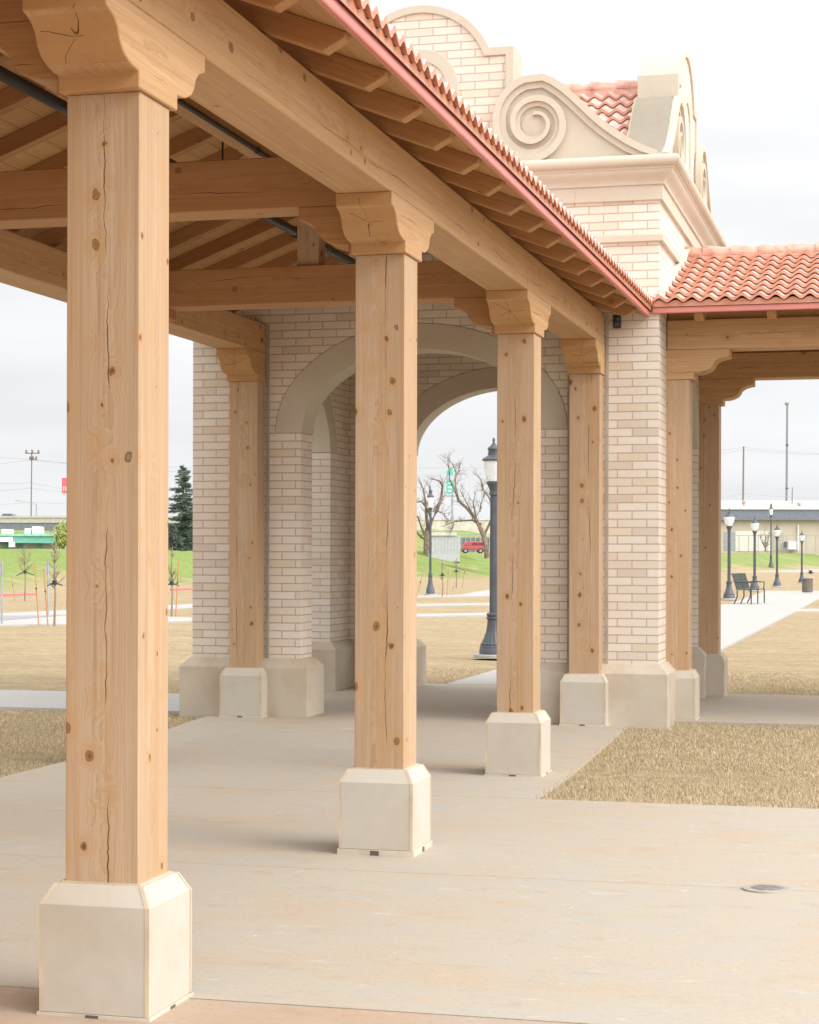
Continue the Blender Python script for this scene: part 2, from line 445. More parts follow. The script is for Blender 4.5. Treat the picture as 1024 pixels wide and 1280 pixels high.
def m_tile(name, c1=(.66, .33, .26), c2=(.58, .26, .195), pale=(.88, .69, .63), coat=.9):
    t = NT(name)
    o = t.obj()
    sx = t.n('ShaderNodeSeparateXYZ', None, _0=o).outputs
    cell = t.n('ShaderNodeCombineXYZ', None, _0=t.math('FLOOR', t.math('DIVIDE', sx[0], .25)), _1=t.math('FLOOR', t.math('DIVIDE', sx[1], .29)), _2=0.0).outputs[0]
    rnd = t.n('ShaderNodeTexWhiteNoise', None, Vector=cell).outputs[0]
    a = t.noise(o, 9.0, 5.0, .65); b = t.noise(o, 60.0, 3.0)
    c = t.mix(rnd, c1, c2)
    c = t.mix(t.mr(a, .30, .60, 0.0, .9), c, pale)  # pale clay mottling; the default colours also paint in sky sheen
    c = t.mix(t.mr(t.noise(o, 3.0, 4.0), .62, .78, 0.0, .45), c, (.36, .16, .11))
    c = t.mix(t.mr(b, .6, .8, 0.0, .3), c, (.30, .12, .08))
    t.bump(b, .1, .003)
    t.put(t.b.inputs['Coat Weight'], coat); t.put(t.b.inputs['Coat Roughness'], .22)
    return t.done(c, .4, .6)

B_POST = ((.52, .375, .25), (.34, .20, .105), (.47, .28, .13))
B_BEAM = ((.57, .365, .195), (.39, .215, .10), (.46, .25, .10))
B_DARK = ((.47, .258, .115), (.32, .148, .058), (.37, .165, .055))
MAT = dict(
    post=wood('cedar_post', 'z', *B_POST, ks=9.0, kr=.145, crack=1.0, ring=.0052),
    beam_y=wood('cedar_beam_long', 'y', *B_BEAM, ks=6.6, kr=.13, crack=.8, ring=.006),
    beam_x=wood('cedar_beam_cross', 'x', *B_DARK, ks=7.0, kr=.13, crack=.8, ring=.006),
    cap_y=wood('cedar_capital', 'y', *B_BEAM, ks=4.4, kr=.06, crack=1.0, ring=.007, end=True),
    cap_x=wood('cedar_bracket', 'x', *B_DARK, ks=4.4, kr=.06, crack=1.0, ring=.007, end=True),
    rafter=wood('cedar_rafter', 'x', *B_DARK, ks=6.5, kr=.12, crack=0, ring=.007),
    deck=wood('cedar_deck', 'y', (.52, .315, .15), (.41, .215, .085), (.45, .235, .085), ks=6.0, kr=.10, crack=0, ring=.007),
    brick=m_brick('cream_brick'),
    cast=m_stone('cast_stone', (.555, .495, .405), (.52, .425, .315), .35, 1.0, .15),
    pale=m_stone('pale_stone', (.525, .48, .41), (.475, .395, .305), .75, 1.0, .12),
    base=m_stone('base_stone', (.545, .48, .39), (.45, .335, .23), .7),
    caulk=m_plain('caulk', (.54, .44, .32), .7),
    cream=m_plain('mortar_bed', (.55, .485, .39), .8),
    dark=m_plain('dark_gap', (.12, .10, .085), .8),
    conc=m_concrete('plaza_concrete', (.455, .405, .335), (.475, .365, .255), (.43, .405, .365)),
    conc_w=m_concrete('pale_concrete', (.44, .43, .41), (.43, .405, .37), (.41, .405, .395)),
    conc_p=m_concrete('pink_concrete', (.44, .335, .25), (.46, .305, .20), (.42, .36, .30)),
    asph=m_concrete('asphalt', (.30, .305, .32), (.34, .34, .34), (.26, .265, .28)),
    grass=m_grass('lawn'),
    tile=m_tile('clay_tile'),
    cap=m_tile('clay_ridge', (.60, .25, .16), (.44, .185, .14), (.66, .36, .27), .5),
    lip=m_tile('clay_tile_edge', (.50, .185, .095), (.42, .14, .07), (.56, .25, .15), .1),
    fascia=m_plain('red_metal', (.60, .20, .165), .32, .6, 0.0, .06),
    fascia2=m_plain('red_metal_upper', (.40, .13, .095), .5, .4, 0.0, .1),
    flash=m_plain('flashing', (.62, .59, .53), .5, .4, 0.0, .06),
    black=m_plain('black_metal', (.022, .024, .028), .42, .5),
    lamp=m_plain('lamp_metal', (.075, .083, .098), .45, .5, 0.0, .15),
    steel=m_plain('galvanised', (.34, .36, .385), .5, .4, .2),
)

# ================================================================== THE SETTING
def ground_sheet():
    ss = [-400, -250, -150, -100, -70] + list(range(-50, 40, 1)) + list(range(40, 240, 4)) + [260, 300, 360, 450, 600, 900, 1500]
    nn = [-1500, -800, -400, -250, -150, -100, -70] + list(range(-50, 40, 1)) + [40 + .5 * i for i in range(0, 24)] + list(range(52, 80, 1)) + [85, 95, 120, 180, 300, 600, 1500]
    v = []; live = []
    for s_ in ss:
        for n_ in nn:
            p = sn2w(s_, n_)
            lim = 41.8 + 1.2 * math.sin(s_ * .21) + .8 * math.sin(s_ * .57 + 1)
            v.append((p.x, p.y, zg(p.x, p.y) - .03))
            live.append(sstep(n_, lim, lim + 2.2))
    k = len(nn)
    f = [(i * k + j, (i + 1) * k + j, (i + 1) * k + j + 1, i * k + j + 1) for i in range(len(ss) - 1) for j in range(k - 1)]
    me = bpy.data.meshes.new('ground'); me.from_pydata(v, [], f); me.materials.append(MAT['grass'])
    at = me.attributes.new('live', 'FLOAT', 'POINT'); at.data.foreach_set('value', live)
    bm = bmesh.new(); bm.from_mesh(me); bmesh.ops.recalc_face_normals(bm, faces=bm.faces)
    if sum(fc.normal.z for fc in bm.faces) < 0: bmesh.ops.reverse_faces(bm, faces=bm.faces)
    bm.to_mesh(me); bm.free(); me.shade_smooth()
    o = bpy.data.objects.new('ground', me); COL.objects.link(o); tag(o, kind='structure')
ground_sheet()

def slab(name, x0, x1, y0, y1, mat, h=0.0, dy=.5, th=.12):
    b = MB(); k = max(1, int((y1 - y0) / dy))
    ys = [y0 + (y1 - y0) * i / k for i in range(k + 1)] + [v for v in (13.9, 16.4) if y0 < v < y1]
    ys.sort()
    for x in (x0, x1): pass
    top = [[(x0, y, zg(0, y) + h), (x1, y, zg(0, y) + h)] for y in ys]
    for i in range(len(ys) - 1):
        a, c = top[i], top[i + 1]
        b.face([a[0], a[1], c[1], c[0]])
        for q in (0, 1):
            b.face([a[q], c[q], (c[q][0], c[q][1], c[q][2] - th), (a[q][0], a[q][1], a[q][2] - th)])
    for r_ in (top[0], top[-1]):
        b.face([r_[0], r_[1], (r_[1][0], r_[1][1], r_[1][2] - th), (r_[0][0], r_[0][1], r_[0][2] - th)])
    return tag(b.build(name, mat), kind='structure')

def patch(name, pts, mat, h=0.0):                    # a paved polygon on the flat ground (plan points)
    b = MB(); P = [(p.x, p.y, zg(p.x, p.y) + h) for p in pts]
    b.face(P)
    b.face([(x, y, z - .1) for x, y, z in P][::-1])
    n = len(P)
    for i in range(n):
        a, c = P[i], P[(i + 1) % n]
        b.face([a, c, (c[0], c[1], c[2] - .1), (a[0], a[1], a[2] - .1)])
    return tag(b.build(name, mat), kind='structure')

slab('plaza', -22, 16, 9.203, 12.2, MAT['conc'])
slab('plaza', -22, 16, 6.405, 9.197, MAT['conc'])
slab('plaza', -22, 16, -8, 6.39, MAT['conc_p'])
slab('walkway', -6.2, -2.30, 12.207, 21.45, MAT['conc'])
slab('walkway', -2.03, 9, 17.2, 20.75, MAT['conc'], .004)
slab('path', -60, -6.62, 17.0, 19.12, MAT['conc_w'], .004)
slab('path', -5.08, -3.3, 21.46, 62, MAT['conc_w'], .002)
# the pale walk leaving to the far right, and the cross walks on the back lawn
def campts(l): return [cam2w(a, b, 0) for a, b in l]
patch('path', campts([(2.35, 21.5), (4.97, 30.2), (10.35, 50.7), (17.9, 80), (15.1, 80), (8.35, 52), (2.35, 31)]), MAT['conc_w'], .006)
def strippx(name, u0, v0, u1, v1, dv, mat, h=.006):
    patch(name, [G(u0, v0 + dv), G(u1, v1 + dv), G(u1, v1), G(u0, v0)], mat, h)
strippx('path', 470, 768.6, 640, 765.4, 2.8, MAT['conc_w'])
strippx('path', 470, 755.6, 640, 753.6, 2.3, MAT['conc_w'])
strippx('path', 470, 745.2, 640, 742.6, 2.0, MAT['conc_w'])
patch('path', [G(566, 745), G(640, 741), G(640, 735), G(606, 738)], MAT['conc_w'], .004)
strippx('path', 994, 761.5, 1120, 759.5, 2.6, MAT['conc_w'], .004)
strippx('path', 870, 763, 925, 750.8, 1.6, MAT['conc_w'], .004)
strippx('path', 965, 741.5, 1060, 739.5, 1.6, MAT['conc_w'], .010)
def band(name, n0, n1, mat, h=.004, s0=-30, s1=420):
    patch(name, [sn2w(s0, n0), sn2w(s1, n0), sn2w(s1, n1), sn2w(s0, n1)], mat, h)
band('road', 29.3, 33.2, MAT['asph'])
band('pavement', 33.25, 36.2, MAT['conc_w'], .02)
band('pavement', 37.0, 39.9, MAT['conc_w'], .02)
band('pavement', 26.6, 28.5, MAT['conc_w'], .004, -30, 60)
patch('road', [G(-60, 776.5), G(6, 775.2), G(58, 771), G(60, 769.5), G(-60, 770)], MAT['asph'], .006)
patch('pavement', [G(-60, 782.5), G(110, 779.6), G(240, 776), G(240, 772), G(110, 767), G(60, 771.4), G(6, 775.8), G(-60, 777)], MAT['conc_w'], .004)
kb = MB()
q0, q1 = sn2w(30, 40.0), sn2w(60, 40.0)
kr_ = MB()
for a_, b_ in ((54, 59.0), (69, 72.5)):
    p0, p1, p2, p3 = sn2w(a_, 39.95), sn2w(b_, 39.95), sn2w(b_, 40.15), sn2w(a_, 40.15)
    kr_.idx([(p.x, p.y, z) for z in (.05, .14) for p in (p0, p1, p2, p3)], [(0, 1, 2, 3), (4, 5, 6, 7), (0, 1, 5, 4), (1, 2, 6, 5), (2, 3, 7, 6), (3, 0, 4, 7)])
tag(kr_.build('kerb', m_plain('red_kerb_paint', (.55, .17, .17), .6)), kind='structure')

# dormant grass blades on the lawns nearest the walkway
def blades(name, rects, per_m2, mat, zo=-.032):
    P = []
    for x0, x1, y0, y1 in rects:
        n = int((x1 - x0) * (y1 - y0) * per_m2)
        P.append(np.stack([rng.uniform(x0, x1, n), rng.uniform(y0, y1, n)], 1))
    P = np.concatenate(P); n = len(P)
    z = .09 * np.clip((P[:, 1] - 13.9) / 2.5, 0, 1) + zo
    ang = rng.uniform(0, 2 * math.pi, n); ln = rng.uniform(.008, .026, n); lean = rng.uniform(.5, 1.5, n); wd = rng.uniform(.0010, .0020, n)
    dx, dy = np.cos(ang), np.sin(ang)
    V = np.zeros((n, 3, 3))
    V[:, 0] = np.stack([P[:, 0] - dy * wd, P[:, 1] + dx * wd, z], 1)
    V[:, 1] = np.stack([P[:, 0] + dy * wd, P[:, 1] - dx * wd, z], 1)
    V[:, 2] = np.stack([P[:, 0] + dx * ln * np.sin(lean), P[:, 1] + dy * ln * np.sin(lean), z + ln * np.cos(lean) + .012], 1)
    me = bpy.data.meshes.new(name)
    me.vertices.add(3 * n); me.vertices.foreach_set('co', V.ravel())
    me.loops.add(3 * n); me.loops.foreach_set('vertex_index', np.arange(3 * n))
    me.polygons.add(n); me.polygons.foreach_set('loop_start', np.arange(n) * 3); me.polygons.foreach_set('loop_total', np.full(n, 3))
    at = me.attributes.new('tint', 'FLOAT', 'FACE'); at.data.foreach_set('value', rng.random(n))
    me.update(); me.materials.append(mat)
    o = bpy.data.objects.new(name, me); COL.objects.link(o)
    return tag(o, kind='stuff')
tb = NT('dry_blades')
rp = tb.n('ShaderNodeValToRGB'); tb.put(rp.inputs[0], tb.n('ShaderNodeAttribute', {'attribute_name': 'tint'}).outputs['Fac'])
rp.color_ramp.elements[0].color = (.15, .105, .055, 1); rp.color_ramp.elements[1].color = (.33, .36, .12, 1)
for p_, c_ in ((.20, (.40, .30, .175, 1)), (.52, (.57, .46, .30, 1)), (.94, (.78, .67, .49, 1)), (.975, (.36, .38, .12, 1))):
    rp.color_ramp.elements.new(p_).color = c_
MAT['blade'] = tb.done(rp.outputs[0], .8, .2)
blades('grass', [(-2.29, 1.6, 12.21, 17.2), (1.6, 3.0, 12.21, 17.2)], 9000, MAT['blade'])
blades('grass', [(-8.4, -6.21, 11.4, 17.0)], 8000, MAT['blade'])
blades('grass', [(-3.28, -1.2, 21.5, 25), (-6.6, -5.1, 21.5, 25), (-1.5, 4.5, 20.8, 24)], 2500, MAT['blade'])

blades('grass', [(-2.33, -2.285, 12.2, 16.6), (-2.3, 3.0, 12.165, 12.215), (-6.215, -6.165, 12.2, 16.0), (-1.6, 3.0, 17.16, 17.215)], 2600, MAT['blade'], -.012)

# ================================================================== PERGOLAS
PW, SW = .202, .137                                   # half widths: pedestal, post
Z_PB, Z_PT, Z_BT, Z_TT = .45, 3.203, 3.476, 3.746     # post foot, post head, beam underside, beam top
PITCH = .385

def ogee(tn, tb=.205):
    a = [(.178, 0), (.178, .056), (tb - .02, .057), (tb + .028, .060), (tb + .07, .070), (tb + .115, .090), (tb + .145, .122), (tb + .158, .155)]
    e = tn - (tb + .158)
    a += [(tb + .158 + e * .3, .182), (tb + .158 + e * .65, .197), (tn, .205), (tn, .273)]
    return a

def pergola(root, spec, half, y_end, y_start, d_eave, raft0, rstep, bases, caps=.46, roof_start=None):
    """local frame: y runs along the colonnade, x across it (+x is the side that faces the camera)"""
    for (py, zb, gap, sides, rz) in spec:
        for sx in sides:
            x = sx * half
            pm = MB(); pm.box(-SW, SW, -SW, SW, Z_PB + zb, Z_PT)
            po = pm.build('post', MAT['post'], root, (x, py, 0), (0, 0, rz), bevel=.004)
            # pedestal: four cast panels with caulked corners on a mortar bed
            pd = MB()
            def sq(h, z): return [(-h, -h, z), (h, -h, z), (h, h, z), (-h, h, z)]
            pd.loft([sq(PW, zb + gap), sq(PW, zb + .385), sq(.165, zb + .452)])
            g = .0045
            for cx, cy in ((1, -1), (-1, -1), (1, 1), (-1, 1)):
                pd.loft([[(cx * (h - .014), cy * (h + g * .4), z), (cx * (h + g * .4), cy * (h + g * .4), z), (cx * (h + g * .4), cy * (h - .014), z)] for h, z in
                         ((PW, zb + gap), (PW, zb + .385), (.165, zb + .4525))], 1)
            pd.box(-PW - .008, PW + .008, -PW - .008, PW + .008, zb - .02, zb + gap - .002, 2)
            pd.box(-.028, .020, -PW - .0095, -PW + .02, zb - .01, zb + gap * .8, 3)
            pd.box(PW - .02, PW + .0095, -.02, .025, zb - .01, zb + gap * .8, 3)
            pd.box(-SW - .012, SW + .012, -SW - .012, SW + .012, zb + .44, zb + .457, 1)
            pd.build('pedestal', [MAT['pale'], MAT['caulk'], MAT['cream'], MAT['dark']], po, (0, 0, 0), (0, 0, -rz))
            # capital along the beam, bracket across it
            og = ogee(caps); zc = Z_PT
            poly = [(t, zc + z) for t, z in og] + [(-t, zc + z) for t, z in reversed(og)]
            cp = MB(); zm = Z_PT + .137
            cp.prism([(a, b - zm) for a, b in poly], 'x', -.152, .152)
            cp.build('capital', MAT['cap_y'], po, (0, 0, zm), (0, 0, -rz), bevel=.004)
            if zb and py > 10 or zb and py < 1: continue
            inn = -sx
            br = MB()
            poly = [(inn * .153, 0), (inn * .153, .273)] + [(inn * t, z) for t, z in reversed(og)]
            br.prism([(a, b - .137) for a, b in poly], 'y', -.132, .132)
            br.build('bracket', MAT['cap_x'], po, (0, 0, zm), (0, 0, -rz), bevel=.004)
    for sx in (1, -1):
        bm_ = MB(); L = (y_end - y_start) / 2
        bm_.box(-.149, .149, -L, L, -.135, .135)
        bm_.build('beam', MAT['beam_y'], root, (sx * half, (y_start + y_end) / 2, Z_BT + .135), bevel=.006)
        pw_ = MB(); zp = ZR - PITCH * (half + .07) - .118
        if zp > Z_TT + .02:
            pw_.box(-.07, .07, -L, L, -(zp - Z_TT) / 2 + .001, (zp - Z_TT) / 2)
            pw_.build('wall_plate', MAT['beam_y'], root, (sx * half, (y_start + y_end) / 2, (zp + Z_TT) / 2))
    for (py, zb, gap, sides, rz) in spec:
        if len(sides) < 2 or py in (spec[-1][0], ) and bases == 'main_end': continue
        if abs(py - y_end) < .3 or abs(py - y_start) < .3: continue
        tm = MB(); l = half - .1495
        tm.box(-l, l, -.13, .13, -.14, .14)
        tm.build('tie_beam', MAT['beam_x'], root, (0, py, Z_BT + .14), bevel=.005)
        km = MB(); km.box(-.085, .085, -.085, .085, 0, ZR - .20 - (Z_BT + .28))
        km.build('king_post', MAT['post'], root, (0, py, Z_BT + .28), bevel=.004)
    rb = MB(); L = (y_end - y_start) / 2
    rb.box(-.065, .065, -L, L, -.10, .10)
    rb.build('ridge_beam', MAT['beam_y'], root, (0, (y_start + y_end) / 2, ZR - .105), bevel=.004)
    # rafters: square timbers with clipped tails that run past the beam
    ang = math.atan(PITCH); sc = 1 / math.cos(ang)
    ln = (d_eave - .085 - .07) * sc
    y = raft0; ys = []
    while y < y_end - .06:
        if y > y_start + .05: ys.append(y)
        y += rstep
    for sx in (1, -1):
        for y in ys:
            rm = MB(); h = .105
            pf = [(0, -h), (0, 0), (ln + .03, 0), (ln + .03, -.028), (ln - .035, -h)]
            rm.prism([(a - ln / 2, b + h / 2) for a, b in pf], 'y', -.04, .04)
            mid = .07 + (ln / 2) / sc
            zc = ZR - PITCH * mid - (h / 2) * sc
            o = rm.build('rafter', MAT['rafter'], root, (sx * mid, y, zc), (0, ang if sx > 0 else math.pi - ang, 0) if sx > 0 else (0, ang, math.pi), bevel=.003)
    # board deck, one sheet per slope
    for sx in (1, -1):
        dm = MB()
        d1 = d_eave - .012
        n = 14
        for k in range(n):
            a, b = .004 + (d1 - .004) * k / n, .004 + (d1 - .004) * (k + 1) / n - .004
            dm.idx([(sx * q, yy, ZR - PITCH * q + t) for yy in (y_start, y_end) for q, t in ((a, .001), (b, .001), (b, .03), (a, .03))],
                   [(0, 1, 2, 3), (7, 6, 5, 4), (0, 4, 5, 1), (1, 5, 6, 2), (2, 6, 7, 3), (3, 7, 4, 0)])
        dm.build('roof_deck', MAT['deck'], root)
        rs = y_start if roof_start is None else roof_start
        fm = MB(); z0 = ZR - PITCH * d_eave
        pf = [(d_eave - .01, z0 - .006), (d_eave + .012, z0 - .006), (d_eave + .016, z0 + .004), (d_eave + .016, z0 + .052), (d_eave + .008, z0 + .056), (d_eave + .008, z0 + .088), (d_eave - .01, z0 + .088)]
        pf = [(d_eave - .01, z0 - .006), (d_eave + .014, z0 - .006), (d_eave + .018, z0 + .002), (d_eave + .018, z0 + .044), (d_eave + .010, z0 + .050), (d_eave - .01, z0 + .050)]
        fm.prism([(sx * a, b) for a, b in pf], 'y', rs, y_end)
        pf = [(d_eave - .01, z0 + .052), (d_eave + .002, z0 + .052), (d_eave + .002, z0 + .086), (d_eave - .01, z0 + .086)]
        fm.prism([(sx * a, b) for a, b in pf], 'y', rs, y_end, 1)
        fm.build('fascia', [MAT['fascia'], MAT['fascia2']], root)
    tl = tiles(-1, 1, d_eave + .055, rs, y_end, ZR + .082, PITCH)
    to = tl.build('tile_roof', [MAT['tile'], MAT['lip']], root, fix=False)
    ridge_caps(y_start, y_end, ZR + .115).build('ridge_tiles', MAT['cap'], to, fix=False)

WAVE, EXPO = .145, .27
def tiles(sa, sb, d_e, y0, y1, z0, pitch, rows=None):
    b = MB()
    n = int((y1 - y0) / WAVE * 10); ys = np.linspace(y0, y1, n + 1)
    ph = 2 * math.pi * ys / WAVE
    wv = .040 * (0.5 + 0.5 * np.cos(ph)) + .003 * np.sin(ph)
    ch = EXPO / math.sqrt(1 + pitch * pitch)
    for sx in (1, -1):
        r = 0; d_low = d_e
        while d_low > .1:
            d_up = max(.02, d_low - ch - .03)
            lines = []
            for dd, lift in ((d_up, .004), (d_low - .6 * ch, .018), (d_low, .046), (d_low + .003, .018), (d_low - .05, .012)):
                jit = random.uniform(-.002, .002)
                lines.append([(sx * dd, float(yy), z0 - pitch * dd + float(w) + lift + jit) for yy, w in zip(ys, wv)])
            i0 = len(b.v)
            for l in lines: b.v += l
            m = n + 1
            for k in range(len(lines) - 1):
                for i in range(n):
                    q = (i0 + k * m + i, i0 + k * m + i + 1, i0 + (k + 1) * m + i + 1, i0 + (k + 1) * m + i)
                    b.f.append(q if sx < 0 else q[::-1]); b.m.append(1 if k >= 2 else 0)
            if r == 0:                                   # eave closure below the waves
                i0 = len(b.v); dd = d_low - .022
                b.v += [(sx * dd, float(yy), z0 - pitch * d_low - .016) for yy in ys]
                b.v += [(sx * dd, float(yy), z0 - pitch * d_low + float(w) * .62 + .016) for yy, w in zip(ys, wv)]
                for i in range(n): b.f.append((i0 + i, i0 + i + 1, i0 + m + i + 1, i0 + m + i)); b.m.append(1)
            d_low -= ch; r += 1
    return b

def ridge_caps(y0, y1, z):
    b = MB(); y = y1; step = .275
    while y > y0 + .05:
        a = max(y0, y - step - .05)
        rings = []
        for yy, r, dz in ((a, .108, .022), (a + .001, .108, .022), (y, .092, 0)):
            rings.append([(r * math.cos(t), yy, z + dz + r * .8 * math.sin(t)) for t in np.linspace(-.25, math.pi + .25, 13)])
        inner = [(.088 * math.cos(t), a, z + .018 + .088 * .8 * math.sin(t)) for t in np.linspace(-.25, math.pi + .25, 13)]
        b.loft([inner] + rings, 0, False, False)
        y -= step
    for sx in (1, -1):                                   # mortar under the caps
        b.box(min(sx * .02, sx * .095), max(sx * .02, sx * .095), y0, y1, z - .12, z + .006)
    return b

ZR = 4.54
XC = -4.27
main = thing('timber_pergola', 'long timber colonnade with red tile roof on stone pedestals, running to the brick tower', 'pergola', (XC, 0, 0))
spec = [(-1.08, 0, .012, (1, -1), 0.0), (2.58, 0, .012, (1, -1), 0.0), (6.2425, 0, .013, (1, -1), 0.0), (9.8865, 0, .032, (1, -1), 0.0), (13.6094, .0, .014, (1, -1), 0.0), (16.745, .09, .016, (1, -1), 0.0)]
pergola(main, spec, 1.596, 16.80, -1.75, 2.13, 7.45 - .634 * 14, .634, 'main')
ZR, PITCH = 4.46, .325
side = thing('timber_pergola', 'shorter tile roofed timber pergola attached to the right side of the brick tower', 'pergola', (-2.037, 18.98, 0), R(-90))
spec = [(.07, .09, .016, (1, -1), 0.0), (3.73, .09, .014, (1, -1), 0.0), (7.39, .09, .014, (1, -1), 0.0)]
pergola(side, spec, 1.49, 8.2, .004, 2.20, .34, .634, 'side', .50, -.055)
ZR, PITCH = 4.54, .385

# black pipes slung under the ridge
def pipe(label, x, z, r, y0, y1, group=None):
    b = MB(); b.tube([(x, y0, z), (x, y1, z)], r, 12)
    o = thing('black_pipe', label, 'pipe', (x, y0, z))
    p = MB(); p.tube([(0, 0, 0), (0, y1 - y0, 0)], r, 14)
    p.build('tube', MAT['black'], o, smooth=True)
    for yy in np.arange(1.0, y1 - y0, 1.83):
        c = MB(); c.tube([(0, yy - .05, 0), (0, yy + .05, 0)], r * 1.25, 14)
        c.build('coupling', MAT['black'], o, smooth=True)
    return o
pt = pipe('thick black pipe slung beneath the rafters of the long colonnade', -4.5, 4.09, .036, 2.0, 16.78)
for yy in (8.7, 12.3, 15.6):
    h = MB(); dz = 4.54 - PITCH * .23 - 4.09
    h.tube([(0, yy - 2, 0), (0, yy - 2, dz - .01)], .006, 6)
    h.lathe([(.045, -.0), (.045, .0)], 4)
    h = MB(); h.tube([(0, yy - 2, .03), (0, yy - 2, dz - .01)], .007, 6); h.build('hanger', MAT['black'], pt)
pipe('thin black conduit clipped along the left of the ridge beam', -4.345, 4.315, .017, 2.0, 9.75)
pipe('thin black conduit clipped along the right of the ridge beam', -4.185, 4.325, .017, 2.0, 13.4)
jb = MB(); jb.box(-.07, .07, -.05, .05, 0, .06)
tag(jb.build('junction_box', MAT['black'], None, (-4.22, 9.60, 4.20 ), bevel=.006), 'small black junction box under the ridge at the end of a conduit', 'junction box')

# ================================================================== TOWER
TX, TY, HW, WT = -4.24, 19.005, 2.2, .35
tower = thing('brick_tower', 'square cream brick tower with round arches and curled stone parapets', 'tower', (TX, TY, 0))
ZB = .09
AI, AO, ZS, RI, RO = 1.13, 1.382, 2.735, .745, .985      # arch half widths, springing, rises
def ell(rx, rz_, n=40): return [(rx * math.cos(math.pi * i / n), ZS + rz_ * math.sin(math.pi * i / n)) for i in range(n + 1)]
def wall_mesh(hw):
    b = MB()
    e = ell(AO, RO)
    poly = [(hw, ZB - .1), (hw, 4.9), (-hw, 4.9), (-hw, ZB - .1), (-AI, ZB - .1), (-AI, ZS)] + e[::-1] + [(AI, ZS), (AI, ZB - .1)]
    b.prism(poly, 'y', -HW, -HW + WT)
    return b
wf = wall_mesh(HW).build('wall', MAT['brick'], tower, brick=True)
ws = wall_mesh(HW - WT - .001).build('wall', MAT['brick'], tower, brick=True, rot=(0, 0, R(90)))
wb = wf.copy(); COL.objects.link(wb); wb.rotation_euler = (0, 0, R(180))
wl = ws.copy(); COL.objects.link(wl); wl.rotation_euler = (0, 0, R(-90))
ab = MB()
eo, ei = ell(AO - .003, RO - .003), ell(AI - .012, RI)
cuts = [0, 9, 18, 22, 31, 40]
for a, c in zip(cuts[:-1], cuts[1:]):
    m = lambda L: L[a:c + 1]
    ab.strip(m(eo), m(ei), -HW - .006, -HW + WT + .006)
def shrink(bld, k=.003): pass
for k in range(4):
    ab.build('arch_stone', MAT['base' if 0 else 'cast'], tower, rot=(0, 0, R(90 * k)), bevel=.003)
# plinth piers at the corners
def lplan(o, L, t): return [(-o, -o), (L + o, -o), (L + o, t + o), (t + o, t + o), (t + o, L + o), (-o, L + o)]
pl = MB(); LL = HW - AI
rings = []
for o_, z in ((.095, ZB - .1), (.095, ZB + .455), (.02, ZB + .537)):
    rings.append([(x - HW, y - HW, z) for x, y in lplan(o_, LL, WT)])
pl.loft(rings)
gv = .0035
for (px_, py_) in ((-HW + .35, -HW - .095), (-HW - .095, -HW + .35)):
    if py_ < -HW: pl.box(px_ - .004, px_ + .004, py_ - gv, py_ + .01, ZB - .02, ZB + .455, 1)
    else: pl.box(px_ - gv, px_ + .01, py_ + .346, py_ + .354, ZB - .02, ZB + .455, 1)
for k in range(4):
    pl.build('plinth', [MAT['base'], MAT['caulk']], tower, rot=(0, 0, R(90 * k)), bevel=.004)
def square_ring(prof):
    b = MB(); rings = []
    for o_, z in prof:
        h = HW + o_; rings.append([(-h, -h, z), (h, -h, z), (h, h, z), (-h, h, z)])
    b.loft(rings, 0, False)
    return b
sc_ = square_ring([(-.05, 4.384), (.038, 4.384), (.038, 4.443), (.02, 4.455), (-.05, 4.455)])
sc_.build('string_course', MAT['cast'], tower, bevel=.003)
cy = [(.05 + .085 * (1 - math.cos(math.pi * t)) / 2, 4.90 + .105 * t) for t in np.linspace(0, 1, 9)]
to_ = [(.145 + .055 * math.cos(a), 5.078 + .05 * math.sin(a)) for a in np.linspace(-math.pi / 2, math.pi / 2, 11)]
cor = square_ring([(-.1, 4.752), (.032, 4.752), (.032, 4.882), (.05, 4.886), (.05, 4.90)] + cy + [(.145, 5.008), (.145, 5.028)] + to_ + [(-.02, 5.132), (-.5, 5.132)])
co_ = cor.build('cornice', MAT['cast'], tower, smooth=True)
# upright mortar joints of the cornice stones
jn = MB()
for k in range(4):
    for t in (-1.45, -.72, 0.0, .72, 1.45):
        ca, sa_ = math.cos(R(90 * k)), math.sin(R(90 * k))
        def rot(p): return (p[0] * ca - p[1] * sa_, p[0] * sa_ + p[1] * ca, p[2])
        pts = [(o_ + .0025, z) for o_, z in [(.032, 4.754), (.032, 4.882), (.05, 4.886)] + cy + [(.145, 5.008), (.145, 5.028)] + to_]
        for (o0, z0), (o1, z1) in zip(pts[:-1], pts[1:]):
            jn.face([rot((t - .003, -HW - o0, z0)), rot((t + .003, -HW - o0, z0)), rot((t + .003, -HW - o1, z1)), rot((t - .003, -HW - o1, z1))])
jn.build('cornice_joint', MAT['caulk'], co_, fix=False)

# parapets: brick gable with stone coping, niche ring, and a scroll either side
ZP = 5.128
def arcp(R_, zc, z_end, n=28):
    a0 = math.asin((z_end - zc) / R_)
    return [(R_ * math.cos(a), zc + R_ * math.sin(a)) for a in np.linspace(a0, math.pi - a0, n)]
arc_o, arc_i = arcp(.717, 5.913, 6.20), arcp(.645, 5.913, 6.126)
outer = [(.885, ZP), (.885, 6.20)] + arc_o + [(-.885, 6.20), (-.885, ZP)]
inner = [(.808, ZP), (.808, 6.126)] + arc_i + [(-.808, 6.126), (-.808, ZP)]
gb = MB(); gb.prism(inner[::-1], 'y', -HW, -HW + WT)
cb = MB(); cb.strip(outer, inner, -HW - .022, -HW + WT + .022)
def ringp(r): return [(r, ZP)] + [(r * math.cos(a), 5.86 + r * math.sin(a)) for a in np.linspace(0, math.pi, 30)] + [(-r, ZP)]
nb = MB(); nb.strip(ringp(.367), ringp(.255), -HW - .016, -HW + .02)
